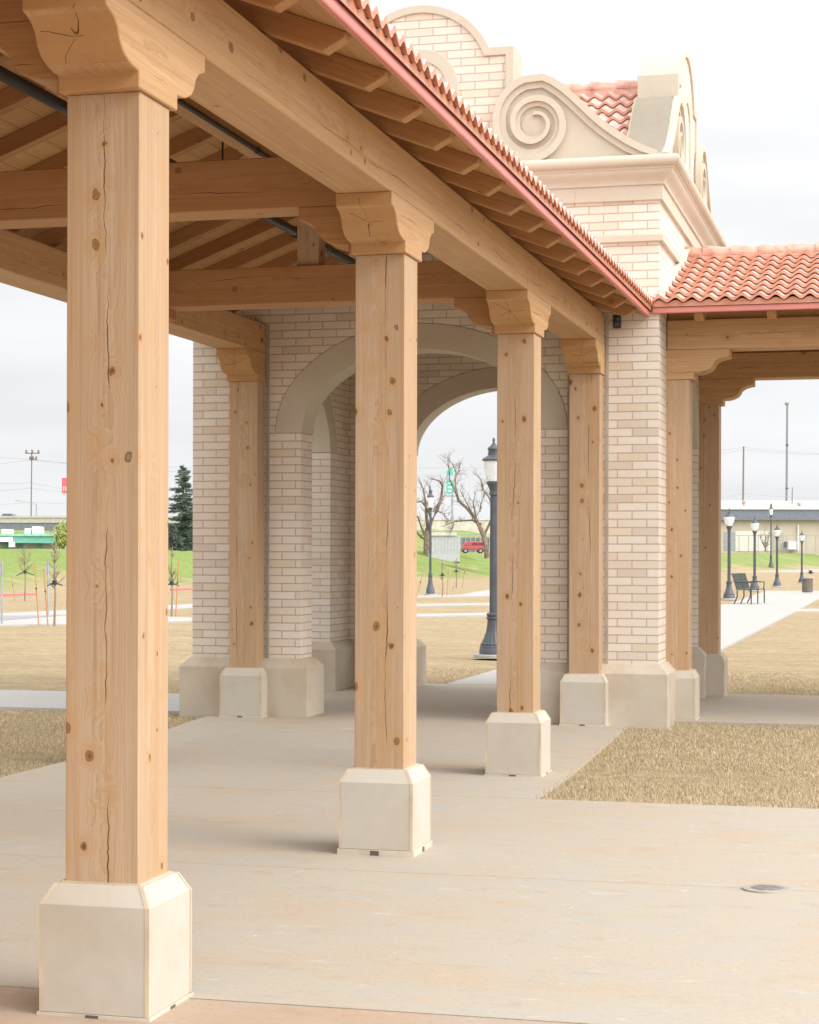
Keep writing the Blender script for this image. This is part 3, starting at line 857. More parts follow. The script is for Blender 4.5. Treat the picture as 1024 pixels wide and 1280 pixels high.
# scroll
def XZ(u, v, Y=16.75):
    phi = TH - math.atan((u - 512) / FPX); X = -Y * math.tan(phi)
    zc = -X * ST + Y * CT
    return X - TX, EYE + (Y0 - v + ROLL * (u - 512)) * zc / FPX
slope = [XZ(*p) for p in ((677.9, 92.5), (691, 97.5), (705, 106.7), (717, 117), (730.4, 129.5), (743, 141.5), (755.8, 152.4), (770, 162.5), (786.3, 172.7), (804, 181.5), (821.8, 188.5))]
cx_, cz_ = XZ(665.4, 153.7)
rk = [.44, .365, .352, .30, .245, .205, .19, .155, .095]
def rsp(k):
    k = max(0, min(8, k)); i = min(7, int(k)); f_ = k - i
    return rk[i] * (1 - f_) + rk[i + 1] * f_
def sp(k, off=0.0):                                     # k quarter turns from the top, anticlockwise
    a = math.pi / 2 + k * math.pi / 2; r = max(.01, rsp(k) - off)
    return (cx_ + r * math.cos(a), cz_ + r * math.sin(a))
ks1 = np.linspace(0.12, 1.72, 26)
left = [sp(k) for k in ks1]
body = slope[::-1] + [p for p in left]
body = [(2.19, ZP)] + body + [(left[-1][0], ZP)]
vb = MB(); vb.prism(body, 'y', -HW - .02, -HW + WT - .006)
def off_path(path, d):
    out = []
    for i, p in enumerate(path):
        a = path[max(0, i - 1)]; b = path[min(len(path) - 1, i + 1)]
        tx, tz = b[0] - a[0], b[1] - a[1]; L = math.hypot(tx, tz) or 1
        out.append((p[0] - tz / L * d, p[1] + tx / L * d))
    return out
top = slope[::-1] + left                                 # from the corner up the slope, over the scroll, down its left
fl = lambda P: [(x, max(z, ZP + .002)) for x, z in P]
v1 = MB(); v1.strip(fl(top), fl(off_path(top, .062)), -HW - .080, -HW + WT)
v2 = MB(); v2.strip(fl(off_path(top, .0625)), fl(off_path(top, .118)), -HW - .050, -HW - .01)
# spiral: two stepped bands winding to the middle
kk = np.linspace(1.5, 8.0, 90)
def width(k): return .068 * (1 - .55 * (k - 1.5) / 6.5)
s1 = MB(); s1.strip(fl([sp(k) for k in kk]), fl([sp(k, width(k)) for k in kk]), -HW - .078, -HW - .01)
kk2 = np.linspace(1.5, 7.4, 90)
s2 = MB(); s2.strip(fl([sp(k, width(k) + .0005) for k in kk2]), fl([sp(k, 1.75 * width(k)) for k in kk2]), -HW - .049, -HW - .01)
v3 = MB(); v3.lathe([(.0, 0), (.105, 0), (.105, .02), (.09, .034), (0, .034)], 30)
for k in range(4):
    g = gb.build('gable', MAT['brick'], tower, rot=(0, 0, R(90 * k)), brick=True)
    cb.build('coping', MAT['cast'], g, bevel=.003)
    nb.build('niche_ring', MAT['cast'], g, bevel=.003)
    for mir in (1, -1):
        def fx(b_):
            c = MB(); c.v = [(mir * x, y, z) for x, y, z in b_.v]; c.f = list(b_.f); c.m = list(b_.m); return c
        s_ = fx(vb).build('scroll', MAT['cast'], tower, rot=(0, 0, R(90 * k)))
        fx(v1).build('scroll_coping', MAT['cast'], s_)
        fx(v2).build('scroll_moulding', MAT['cast'], s_)
        fx(s1).build('spiral_band', MAT['cast'], s_)
        fx(s2).build('spiral_band', MAT['cast'], s_)
        e_ = MB(); e_.lathe([(.115, 0), (.115, .016), (.10, .026)], 30)
        e_.build('scroll_eye', MAT['cast'], s_, (mir * (cx_ + .005), -HW - .018, cz_ - .02), (R(90), 0, 0), smooth=True)
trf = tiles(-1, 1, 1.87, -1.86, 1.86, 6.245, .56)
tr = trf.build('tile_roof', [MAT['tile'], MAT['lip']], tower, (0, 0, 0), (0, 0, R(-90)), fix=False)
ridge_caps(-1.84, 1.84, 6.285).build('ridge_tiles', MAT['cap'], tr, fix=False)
cl = MB(); cl.box(-HW + WT, HW - WT, -HW + WT, HW - WT, 4.3, 4.36)
cl.build('ceiling', MAT['deck'], tower)
# metal flashing where the two roofs meet the brick
fl1 = MB(); zf = lambda d: 4.54 + .15 - PITCH * d
for sx in (1, -1):
    d0, d1 = 0.0, 2.235
    fl1.prism([(sx * d0 - .03, zf(d0) - .06), (sx * d1 - .03, zf(d1) - .06), (sx * d1 - .03, zf(d1) + .035), (sx * d0 - .03, zf(d0) + .035)], 'y', -HW - .03, -HW - .002)
    fl1.prism([(sx * d0 - .03, zf(d0) + .035), (sx * d1 - .03, zf(d1) + .035), (sx * d1 - .03, zf(d1) + .06), (sx * d0 - .03, zf(d0) + .06)], 'y', -HW - .044, -HW - .002)
fl1.build('flashing', MAT['flash'], tower)
fl2 = MB(); z2 = lambda d: 4.46 + .15 - .325 * d
for sy in (-1, 1):
    d0, d1 = 0.0, 2.19
    fl2.prism([(sy * d0 - .025, z2(d0) - .06), (sy * d1 - .025, z2(d1) - .06), (sy * d1 - .025, z2(d1) + .035), (sy * d0 - .025, z2(d0) + .035)], 'x', HW + .002, HW + .034)
    fl2.prism([(sy * d0 - .025, z2(d0) + .035), (sy * d1 - .025, z2(d1) + .035), (sy * d1 - .025, z2(d1) + .06), (sy * d0 - .025, z2(d0) + .06)], 'x', HW + .002, HW + .048)
fl2.build('flashing', MAT['flash'], tower)
# sealant strips down the joint beside the engaged posts
m_seal = m_plain('sealant', (.36, .33, .28), .6)
for xx in (-2.674 - TX, -5.866 - TX):
    for d in (-.172, .172):
        ss_ = MB(); ss_.box(xx + d - .014, xx + d + .014, -HW - .012, -HW + .01, .62, 3.74)
        ss_.build('sealant_strip', m_seal, tower)

# small dark sensor on the brick under the eave
wfx = thing('wall_light', 'small black fixture on the brick wall under the colonnade eave', 'light fixture', (-2.41, TY - HW, 3.62))
b = MB(); b.box(-.034, .034, -.045, 0, 0, .115); b.build('housing', MAT['black'], wfx, bevel=.006)
b = MB(); b.lathe([(.016, 0), (.016, .012), (.010, .016)], 14); b.build('lens', MAT['dark'], wfx, (.01, -.045, .078), (R(90), 0, 0))
b = MB(); b.box(-.022, .022, -.049, -.0445, .012, .05); b.build('cover', MAT['lamp'], wfx)

# drain set in the plaza
dr = thing('drain_cover', 'round metal drain cover set in the concrete plaza', 'drain', (-.60, 9.19, .004))
b = MB(); b.lathe([(.112, -.01), (.112, .004), (.085, .0045), (.085, -.01)], 32); b.build('rim', m_plain('drain_rim', (.36, .325, .28), .7), dr)
b = MB(); b.lathe([(.083, -.01), (.083, .004), (.0, .004)], 32); b.build('grate', m_plain('drain_metal', (.34, .33, .31), .6, .4, 0, .3, 30.0), dr)
b = MB()
for i in range(-3, 4):
    l = math.sqrt(.075 ** 2 - (i * .02) ** 2); b.box(-l, l, i * .02 - .0025, i * .02 + .0025, .0042, .005)
b.build('slot', MAT['dark'], dr)

# ================================================================== LAMP POSTS
m_glass = NT('lamp_glass'); m_glass.put(m_glass.b.inputs['Transmission Weight'], .55)
MAT['glass'] = m_glass.done((.95, .95, .94), .22, .4)
def lamp_post(label, loc, H, acorn, wk=1.0):
    k = H / 3.2
    r = thing('street_lamp', label, 'street lamp', loc, 0, 'black lamp posts along the paths')
    P = lambda L: [(a * k * wk, b_ * k) for a, b_ in L]
    b = MB(); b.lathe(P([(.29, 0), (.29, .045), (.28, .05)]), 28); b.build('footing', MAT['conc_w'], r)
    b = MB()
    b.lathe(P([(.205, .05), (.205, .12), (.198, .13), (.198, .165), (.188, .175), (.188, .205), (.176, .215)]), 28)
    b.lathe(P([(.174, .215), (.140, .29), (.108, .38), (.092, .48), (.086, .55)]), 32, flute=.07)
    b.lathe(P([(.086, .55), (.101, .56), (.104, .585), (.086, .60), (.101, .615), (.101, .64), (.075, .655)]), 28)
    b.build('base', MAT['lamp'], r, smooth=True)
    b = MB(); b.lathe(P([(.058, .655), (.056, 1.5), (.050, 2.36)]), 32, flute=.10); b.build('shaft', MAT['lamp'], r, smooth=True)
    b = MB(); b.lathe(P([(.054, 2.36), (.066, 2.365), (.066, 2.40), (.056, 2.41), (.064, 2.45), (.090, 2.51), (.105, 2.53), (.108, 2.55), (.08, 2.565)]), 28)
    b.build('collar', MAT['lamp'], r, smooth=True)
    gl = [(.088, 2.565), (.125, 2.62), (.165, 2.72), (.188, 2.82), (.186, 2.88), (.150, 2.93)] if acorn else [(.085, 2.565), (.105, 2.61), (.128, 2.70), (.142, 2.79), (.142, 2.868)]
    b = MB(); b.lathe(P(gl), 28); b.build('globe', MAT['glass'], r, smooth=True)
    cp = [(.178, 2.885), (.180, 2.90), (.155, 2.94), (.115, 2.985), (.07, 3.01), (.055, 3.04), (.065, 3.05), (.03, 3.075)] if acorn else [(.165, 2.862), (.172, 2.88), (.150, 2.905), (.11, 2.925), (.088, 2.94), (.078, 3.01), (.092, 3.035), (.088, 3.05), (.05, 3.08), (.03, 3.11)]
    b = MB(); b.lathe(P(cp), 28); b.build('cap', MAT['lamp'], r, smooth=True)
    b = MB(); b.lathe(P([(.014, 3.07), (.024, 3.11), (.014, 3.14), (.020, 3.16), (.016, 3.19), (.006, 3.20)]), 12); b.build('finial', MAT['lamp'], r, smooth=True)
    return r
def lamp_at(label, u, vb, vt, acorn=True, wk=1.0, elev=.09):
    Z = GZ(vb, elev, u); p = W(u, vb, Z)
    return lamp_post(label, (p.x, p.y, elev), (vb - vt) * Z / FPX, acorn, wk)
lamp_at('nearest black lamp post, seen through the arch beside a timber post', 616.8, 822, 547, False)
lamp_at('distant slim lamp post in front of a bare tree beyond the arch', 538, 744.5, 607, False, .62)
lamp_at('tallest of the right lamps, left of the bench', 911.5, 749.5, 635)
lamp_at('lamp post directly behind the metal bench', 943.5, 739, 645)
lamp_at('lamp post between the bench and the litter bin', 971.5, 733.5, 655)
lamp_at('lamp post half hidden by the litter bin', 1002.5, 728.8, 663)
lamp_at('far thin lamp post near the grass bank, tan building behind', 964, 711.8, 627, False, .6)

# ================================================================== BENCH AND BIN
Zb = GZ(754); pb = W(938, 754, Zb)
bench = thing('park_bench', 'dark metal bench facing right on the pale path', 'bench', (pb.x, pb.y, .1), TH + R(64))
m_bench = m_plain('bench_metal', (.05, .055, .05), .5)
def bars(name, boxes, bev=0):
    b = MB()
    for q in boxes: b.box(*q)
    return b.build(name, m_bench, bench, bevel=bev)
bars('seat', [(-.75, .75, -.22 + i * .075, -.165 + i * .075, .43, .45) for i in range(6)])
for x0, x1 in ((-.74, -.02), (.02, .74)):
    bk = MB()
    for i in range(9):
        xx = x0 + (x1 - x0) * (i + .5) / 9
        bk.idx([(xx - .03, .22, .47), (xx + .03, .22, .47), (xx + .03, .36, .92), (xx - .03, .36, .92), (xx - .03, .24, .47), (xx + .03, .24, .47), (xx + .03, .38, .92), (xx - .03, .38, .92)],
               [(0, 1, 2, 3), (4, 5, 6, 7), (0, 1, 5, 4), (1, 2, 6, 5), (2, 3, 7, 6), (3, 0, 4, 7)])
    for z, y in ((.47, .225), (.69, .295), (.92, .365)):
        bk.box(x0, x1, y, y + .03, z - .015, z + .015)
    bk.build('backrest', m_bench, bench)
for x in (-.74, 0, .74):
    for y0, y1 in ((-.24, -.21), (.2, .3)):
        l = MB(); l.tube([(x, y1 if y0 > 0 else y0, 0), (x, y0, .22), (x, y0, .45)], .02, 8); l.build('leg', m_bench, bench)
for x in (-.74, .74):
    a = MB(); a.tube([(x, -.22, .44), (x, -.24, .66), (x, .0, .67), (x, .28, .66)], .02, 8); a.build('armrest', m_bench, bench)
Zt = GZ(740.5); pt_ = W(1009.5, 740.5, Zt)
bn = thing('litter_bin', 'round slatted dark litter bin at the end of the pale path', 'bin', (pt_.x, pt_.y, .1), 0)
kz = Zt / FPX; rb_, hb = 6.6 * kz, 18 * kz
b = MB()
for i in range(22):
    a = 2 * math.pi * i / 22
    c_, s_ = math.cos(a), math.sin(a)
    b.idx([((rb_ * q) * c_ - w_ * s_, (rb_ * q) * s_ + w_ * c_, z) for z in (.04, hb * .93) for q, w_ in ((1, -.035), (1, .035), (.95, .035), (.95, -.035))],
          [(0, 1, 2, 3), (4, 5, 6, 7), (0, 1, 5, 4), (1, 2, 6, 5), (2, 3, 7, 6), (3, 0, 4, 7)])
b.build('slats', m_plain('bin_slats', (.15, .12, .10), .7), bn)
b = MB(); b.lathe([(rb_ * .92, .03), (rb_ * .92, hb * .9)], 24); b.build('liner', MAT['dark'], bn)
b = MB(); b.lathe([(rb_ * 1.05, hb * .93), (rb_ * 1.06, hb * .97), (rb_ * .8, hb * 1.02), (.02, hb * 1.03)], 24); b.build('lid', MAT['lamp'], bn)

# ================================================================== TREES AND PLANTS
m_bark = m_plain('bark', (.20, .155, .12), .9, .1, 0, .35, 5.0)
m_twig = m_plain('twig', (.27, .21, .165), .9, .1)
def px_local(u, v, u0, v0, k): return ((u - u0) * k, (v0 - v) * k)
def bare_tree(label, u0, v0, Z, limbs, seed, twig=1.0):
    rr = random.Random(seed); k = Z / FPX; p0 = W(u0, v0, Z)
    root = thing('bare_tree', label, 'tree', (p0.x, p0.y, p0.z - .1), TH)
    tr_, cr = MB(), MB()
    def grow(p, d, l, r, depth):
        pts = [p]; q = p.copy()
        for _ in range(4):
            d = (d + Vector((rr.gauss(0, .28), rr.gauss(0, .28), rr.gauss(.06, .2)))).normalized()
            q = q + d * l / 4; pts.append(q.copy())
        cr.tube(pts, [r, r * .8, r * .6, r * .45, r * .25], 4, cap=False)
        if depth:
            for i in (1, 2, 3, 4):
                if rr.random() < .75:
                    nd = (d + Vector((rr.gauss(0, .7), rr.gauss(0, .7), rr.gauss(.2, .5)))).normalized()
                    grow(pts[i], nd, l * .62, r * .5, depth - 1)
    for li, (pts, r0, r1) in enumerate(limbs):
        dy = 0.0; P = []
        sgn = rr.choice((-1, 1))
        for i, (u, v) in enumerate(pts):
            x, z = px_local(u, v, u0, v0, k)
            P.append(Vector((x, sgn * i * .22 * rr.uniform(.5, 1.4) if li else 0, z + .1)))
        n = len(P); rad = [(r0 + (r1 - r0) * i / (n - 1)) * k for i in range(n)]
        (tr_ if li < 1 else cr).tube(P, rad, 7)
        if li:
            for i in range(1, n):
                for _ in range(3):
                    d = (P[i] - P[i - 1]).normalized() + Vector((rr.gauss(0, .6), rr.gauss(0, .6), rr.gauss(.3, .4)))
                    grow(P[i].lerp(P[i - 1], rr.random()), d.normalized(), rr.uniform(7, 13) * k * twig, .22 * k * 1.6, 2)
    tr_.build('trunk', m_bark, root, smooth=True)
    cr.build('crown', m_bark, root)
    return root
ZT = 119
bare_tree('gnarled bare tree left of the white shed, behind a slim lamp post', 534, 690, ZT, [
    ([(534, 692), (533.5, 680), (534, 670), (535, 660)], 4.6, 3.4),
    ([(534, 668), (538, 655), (546, 638), (551, 625), (553, 608), (549, 602), (538, 599)], 3.0, .6),
    ([(535, 660), (533, 645), (532, 628), (529, 612), (524, 602)], 2.4, .5),
    ([(533, 672), (528, 662), (523, 648), (517, 640)], 1.8, .5),
    ([(534, 676), (526, 671), (519, 662), (512, 658)], 1.6, .5),
    ([(540, 650), (533, 634), (526, 627), (520, 629)], 1.5, .5),
    ([(546, 638), (555, 642), (559, 649), (559, 655)], .9, .3),
    ([(541, 640), (547, 630), (551, 628)], .8, .3),
    ([(532, 640), (536, 620), (537, 606)], .9, .3)], 3)
bare_tree('leaning bare tree beside the red van beyond the arch', 609, 697, ZT - 4, [
    ([(609, 698), (608, 684), (605, 671), (600, 660)], 3.6, 2.6),
    ([(601, 662), (594, 647), (583, 634), (573, 625), (570, 610), (569, 600), (573, 590), (577, 576)], 2.4, .4),
    ([(574, 626), (568, 612), (562, 600), (561, 588), (559, 577)], 1.6, .35),
    ([(569, 604), (570, 590), (566, 580), (562, 574)], 1.0, .3),
    ([(597, 656), (594, 640), (592, 628), (595, 615)], 1.3, .35),
    ([(596, 651), (588, 637), (580, 622), (575, 612)], 1.1, .3),
    ([(602, 655), (590, 650), (578, 651), (568, 652), (558, 656)], 1.3, .5),
    ([(567, 653), (566, 660), (562, 667)], .9, .3),
    ([(606, 668), (618, 640), (611, 622), (603, 612), (600, 600), (597, 597)], 1.5, .4),
    ([(600, 640), (601, 630), (605, 620), (603, 606)], .9, .3)], 5)

def spruce(label, u, vb, vt, Z, hwpx, seed):
    rr = random.Random(seed); k = Z / FPX; p0 = W(u, vb, Z); H = (vb - vt) * k; Rm = hwpx * k
    root = thing('spruce_tree', label, 'tree', (p0.x, p0.y, p0.z - .1), TH)
    b = MB(); b.tube([(0, 0, 0), (0, 0, H * .6), (.02, 0, H)], [H * .022, H * .014, .01], 7); b.build('trunk', m_bark, root)
    fo = MB(); t = MB()
    z = H * .06
    while z < H * .99:
        fr = z / H; rad = Rm * 1.15 * (1 - fr) ** .72 * rr.uniform(.45, 1.2) + .05
        for _ in range(int(6 * (1 - fr)) + 3):
            a = rr.uniform(0, 2 * math.pi); L = rad * rr.uniform(.55, 1.12)
            d = Vector((math.cos(a), math.sin(a), 0))
            for j in range(9):
                s_ = (j + 1) / 9
                c = Vector((0, 0, z)) + d * L * s_ + Vector((0, 0, -.28 * L * s_ + .20 * L * s_ * s_))
                for _q in range(11):
                    dd = (d + Vector((rr.gauss(0, .8), rr.gauss(0, .8), rr.gauss(-.1, .5)))).normalized()
                    sd = dd.cross(Vector((rr.gauss(0, 1), rr.gauss(0, 1), rr.gauss(0, 1)))).normalized()
                    l = rr.uniform(.10, .22) * (.55 + .6 * (1 - fr)); w_ = l * .32
                    fo.v += [tuple(c - sd * w_ * .3), tuple(c + sd * w_ * .3), tuple(c + dd * l + sd * w_ * .5), tuple(c + dd * l * 1.2)]
                    i = len(fo.v) - 4; fo.f.append((i, i + 1, i + 2, i + 3)); fo.m.append(0)
        z += H * .019 * rr.uniform(.6, 1.4)
    tn = NT('needles'); nz = tn.noise(tn.pos(), 1.6, 4.0)
    cc = tn.mix(tn.mr(nz, .35, .7), (.08, .115, .085), (.19, .235, .18))
    fo.build('crown', tn.done(cc, .8, .15), root, fix=False)
spruce('tall dark green spruce in the gap left of the brick tower', 229, 690, 578, 108, 31, 2)
spruce('low dark evergreen bush at the foot of the spruce', 215, 688, 655, 100, 11, 9)

def sapling(label, u, vb, vt, seed, br=1.0, guy=None, spread=9):
    rr = random.Random(seed); Z = GZ(vb, .09, u); k = Z / FPX; p0 = W(u, vb, Z)
    root = thing('young_tree', label, 'sapling', (p0.x, p0.y, zg(p0.x, p0.y) - .03), TH, 'staked young trees on the lawn')
    H = (vb - vt) * k; b = MB()
    b.tube([(0, 0, 0), (.02, 0, H * .35), (-.01, .02, H * .7), (.02, 0, H)], [.026, .021, .013, .005], 7); b.build('trunk', m_twig, root)
    c = MB()
    for i in range(int(26 * br)):
        z = H * rr.uniform(.42, .95); a = rr.uniform(0, 6.28); L = spread * k * rr.uniform(.8, 1.9) * (1.15 - z / H)
        d = Vector((math.cos(a), math.sin(a), rr.uniform(.5, 1.3))).normalized()
        p = Vector((0, 0, z)); q = p + d * L * .55; e = q + (d + Vector((0, 0, .5))).normalized() * L * .6
        c.tube([p, q, e], [.011, .008, .003], 4, cap=False)
        for _ in range(3):
            dd = (d + Vector((rr.gauss(0, .6), rr.gauss(0, .6), rr.gauss(.3, .4)))).normalized()
            c.tube([q, q + dd * L * .5], [.005, .002], 3, cap=False)
    c.build('crown', m_twig, root)
    if guy:
        g = MB(); z = H * guy
        for dx, dz in ((-1, -.42), (1, -.36)):
            g.tube([(0, 0, z), (dx * spread * .7 * k, .05, z + dz * spread * .7 * k)], [.02, .012], 5)
        g.lathe([(.05, z - .05), (.05, z + .05)], 8)
        g.build('tie_strap', MAT['black'], root)
    return root
sapling('slim young tree between two orange stakes left of the nearest post', 68, 781, 672, 11, 1.3, .50, 14)
sapling('small bare young tree with black straps by the red kerb', 31, 750, 680, 12, 1.0, .52, 16)
sapling('slim young tree right of the nearest post, spruce behind', 214.5, 771, 680, 13, 1.2, .48, 13)
sapling('leftmost of two staked saplings beyond the arch', 553, 745.5, 700, 14, .8, .62, 5)
sapling('sapling near the road beyond the arch', 570.5, 734.5, 695, 15, .8, .55, 6)

m_stake = m_plain('stake_wood', (.48, .22, .08), .8)
m_stake2 = m_plain('stake_old', (.42, .26, .15), .85)
def stake(label, u0, vb, u1, vt, mat=m_stake, wpx=None):
    Z = GZ(vb, .09, u0); k = Z / FPX; p0 = W(u0, vb, Z)
    b = MB(); w_ = (wpx or 1.6) * k * .5
    b.tube([(0, 0, -.05), ((u1 - u0) * k, .06, (vb - vt) * k)], w_, 6)
    b.tube([((u1 - u0) * k * .58 - .004, .03, (vb - vt) * k * .58), ((u1 - u0) * k * .61, .03, (vb - vt) * k * .61)], w_ * 1.35, 6, 1)
    o = b.build('tree_stake', [mat, MAT['black']], None, (p0.x, p0.y, zg(p0.x, p0.y)), (0, 0, TH))
    return tag(o, label, 'stake', 'wooden stakes beside the young trees')
stake('leftmost tall orange stake leaning on the left lawn', 48.6, 781, 42.5, 705)
stake('shorter orange stake beside the white sign post', 60, 781, 53.8, 711)
stake('brown stake beside the young tree right of the nearest post', 219.5, 771, 223, 700)
stake('small thin stake in front of the red kerb at left', 19, 750, 13.5, 719, m_stake2, 1.0)
stake('thin stake left of the slim lamp post beyond the arch', 520, 748, 529.5, 714, m_stake2, 1.5)
stake('upright stake right of the leftmost sapling beyond the arch', 558.5, 745.5, 561, 713, m_stake2, 1.1)
stake('leaning stake between the two saplings beyond the arch', 563.5, 744.8, 569, 727, m_stake2, .9)
stake('tallest leaning stake near the road beyond the arch', 577.5, 734.5, 583, 702.5, m_stake2, 1.2)

# ================================================================== FAR THINGS
def far(name, label, cat, u, vb, Z, group=None, rz=0.0):
    p = W(u, vb, Z); o = thing(name, label, cat, p, TH + rz, group)
    return o, Z / FPX, lambda u_, v_: ((u_ - u) * Z / FPX, (vb - v_) * Z / FPX)
def pbox(L, u0, v0, u1, v1, y0, y1, b=None):
    x0, z1 = L(u0, v0); x1, z0 = L(u1, v1); b = b or MB(); b.box(x0, x1, y0, y1, z0, z1); return b

# sign posts on the left lawn
for (lab, u, vb, vt, s0, s1) in (('white metal sign post at the left edge of the lawn', 2.3, 781, 701.5, 702, 722),
                                 ('white metal sign post beside the orange stakes', 60, 771, 701, 703, 720)):
    Z = GZ(vb); o, k, L = far('sign_post', lab, 'sign post', u, vb, Z, 'sign posts by the road')
    b = MB(); b.tube([(0, 0, -.1), (0, 0, (vb - vt) * k)], 1.25 * k, 10); b.build('pole', MAT['steel'], o, smooth=True)
    x0, z1 = L(u - 3.2, s0); x1, z0 = L(u + .8, s1)
    b = MB(); b.box(x0, x1, .03, .036, z0, z1); b.build('sign_back', m_plain('sign_back', (.5, .47, .47), .5), o)

# utility poles and wires
m_pole = m_plain('pole_wood', (.19, .165, .15), .9)
def util_pole(label, u, vb, vt, Z, arms, w=1.5, name='utility_pole', mat=None):
    o, k, L = far(name, label, 'pole', u, vb, Z)
    b = MB(); b.tube([(0, 0, 0), ((u * 0 + 1.0) * k, 0, (vb - vt) * k)], [w * k * .5 * 1.15, w * k * .5 * .8], 8); b.build('shaft', mat or m_pole, o, smooth=True)
    for (a0, a1, v, t) in arms:
        x0, z0 = L(a0, v + t); x1, z1 = L(a1, v)
        c = MB(); c.box(x0, x1, -.12, -.02, z0, z1)
        for i in range(3):
            xx = x0 + (x1 - x0) * (.08 + .42 * i); c.lathe([(.09, z1), (.06, z1 + .22), (.02, z1 + .25)], 6, (xx, -.07))
        c.build('crossarm', m_pole, o)
    return o
util_pole('tall wooden utility pole with crossarms at far left', 38.5, 690, 562, 150, [(31.5, 49.5, 566, 1.2), (37, 46, 574, .9)], 1.6)
util_pole('leaning wooden pole behind the tan building roof', 928.5, 690, 558, 262, [], 2.4)
util_pole('short grey stub pole right of the tall mast', 989.5, 690, 609, 262, [], 1.4)
mo = util_pole('tall slim grey mast above the tan building', 983, 690, 505, 268, [(981, 985.4, 505, 1.6)], 3.0, 'mast', m_plain('mast_metal', (.20, .215, .23), .6))
for v in (557, 611):
    kk_ = 268 / FPX; c = MB(); c.lathe([(2.1 * kk_, 0), (2.1 * kk_, 1.2 * kk_)], 10); c.build('flange', MAT['lamp'], mo, (.8 * kk_, 0, (690 - v) * kk_))
def wires(label, runs, Z):
    b = MB(); p0 = W(runs[0][0][0], runs[0][0][1], Z)
    for run in runs:
        P = []
        for (u0, v0), (u1, v1), sag in zip(run[:-1], run[1:], [2.5] * 9):
            for t in np.linspace(0, 1, 9)[:-1]:
                P.append(W(u0 + (u1 - u0) * t, v0 + (v1 - v0) * t + sag * 4 * t * (1 - t), Z) - p0)
        P.append(W(run[-1][0], run[-1][1], Z) - p0)
        b.tube(P, .16 * Z / FPX, 4, cap=False)
    tag(b.build('power_line', m_plain('wire_' + label[:6], (.30, .31, .33), .6), None, p0), label, 'cable')
wires('overhead wires strung from the utility pole at far left', [[(-80, 560), (38, 574), (240, 590)], [(-80, 583), (38, 575), (240, 584)], [(-80, 600), (38, 603.5), (240, 632)], [(-60, 612), (38, 610), (240, 628)], [(-60, 628), (38, 628), (240, 628)]], 150)
wires('single overhead wire crossing behind the bare trees', [[(430, 580), (585, 584), (680, 582)]], 200)
wires('overhead wires crossing behind the leaning pole and mast', [[(840, 565), (929, 559), (1060, 567)], [(840, 573), (929, 562), (1060, 568)], [(840, 628), (929, 617), (1060, 621)]], 262)

# highway at the left: parapet, lamp, car
hw, k, L = far('highway_barrier', 'long concrete parapet of the raised road at far left', 'barrier', 40, 654, 127)
b = MB()
x0, z0 = L(-140, 653.5); x1, z1 = L(300, 647.3)
b.box(x0, x1, 0, .4, z0, z1); b.box(x0, x1, -.06, .46, z1, z1 + .12)
b.build('rail', m_plain('barrier_concrete', (.46, .43, .39), .9), hw)
b = MB(); x0, z0 = L(-140, 700); x1, z1 = L(300, 653.5); b.box(x0, x1, .05, .6, z0, z1)
b.build('retaining_wall', m_plain('slate_wall', (.17, .185, .21), .8), hw)
lp, k, L = far('road_lamp', 'grey road lamp with long curved arm on the raised road', 'street lamp', 45.5, 654, 132)
b = MB(); b.tube([(0, 0, 0), (0, 0, 24 * k)], .8 * k, 8)
b.tube([(0, 0, 23.5 * k), (-6 * k, 0, 24.5 * k), (-14 * k, 0, 27 * k), (-25 * k, 0, 28 * k)], [.35 * k] * 4, 6); b.build('pole', MAT['steel'], lp)
b = MB(); b.box(-26 * k, -21 * k, -.15, .15, 27.6 * k, 28.4 * k); b.build('head', MAT['steel'], lp)

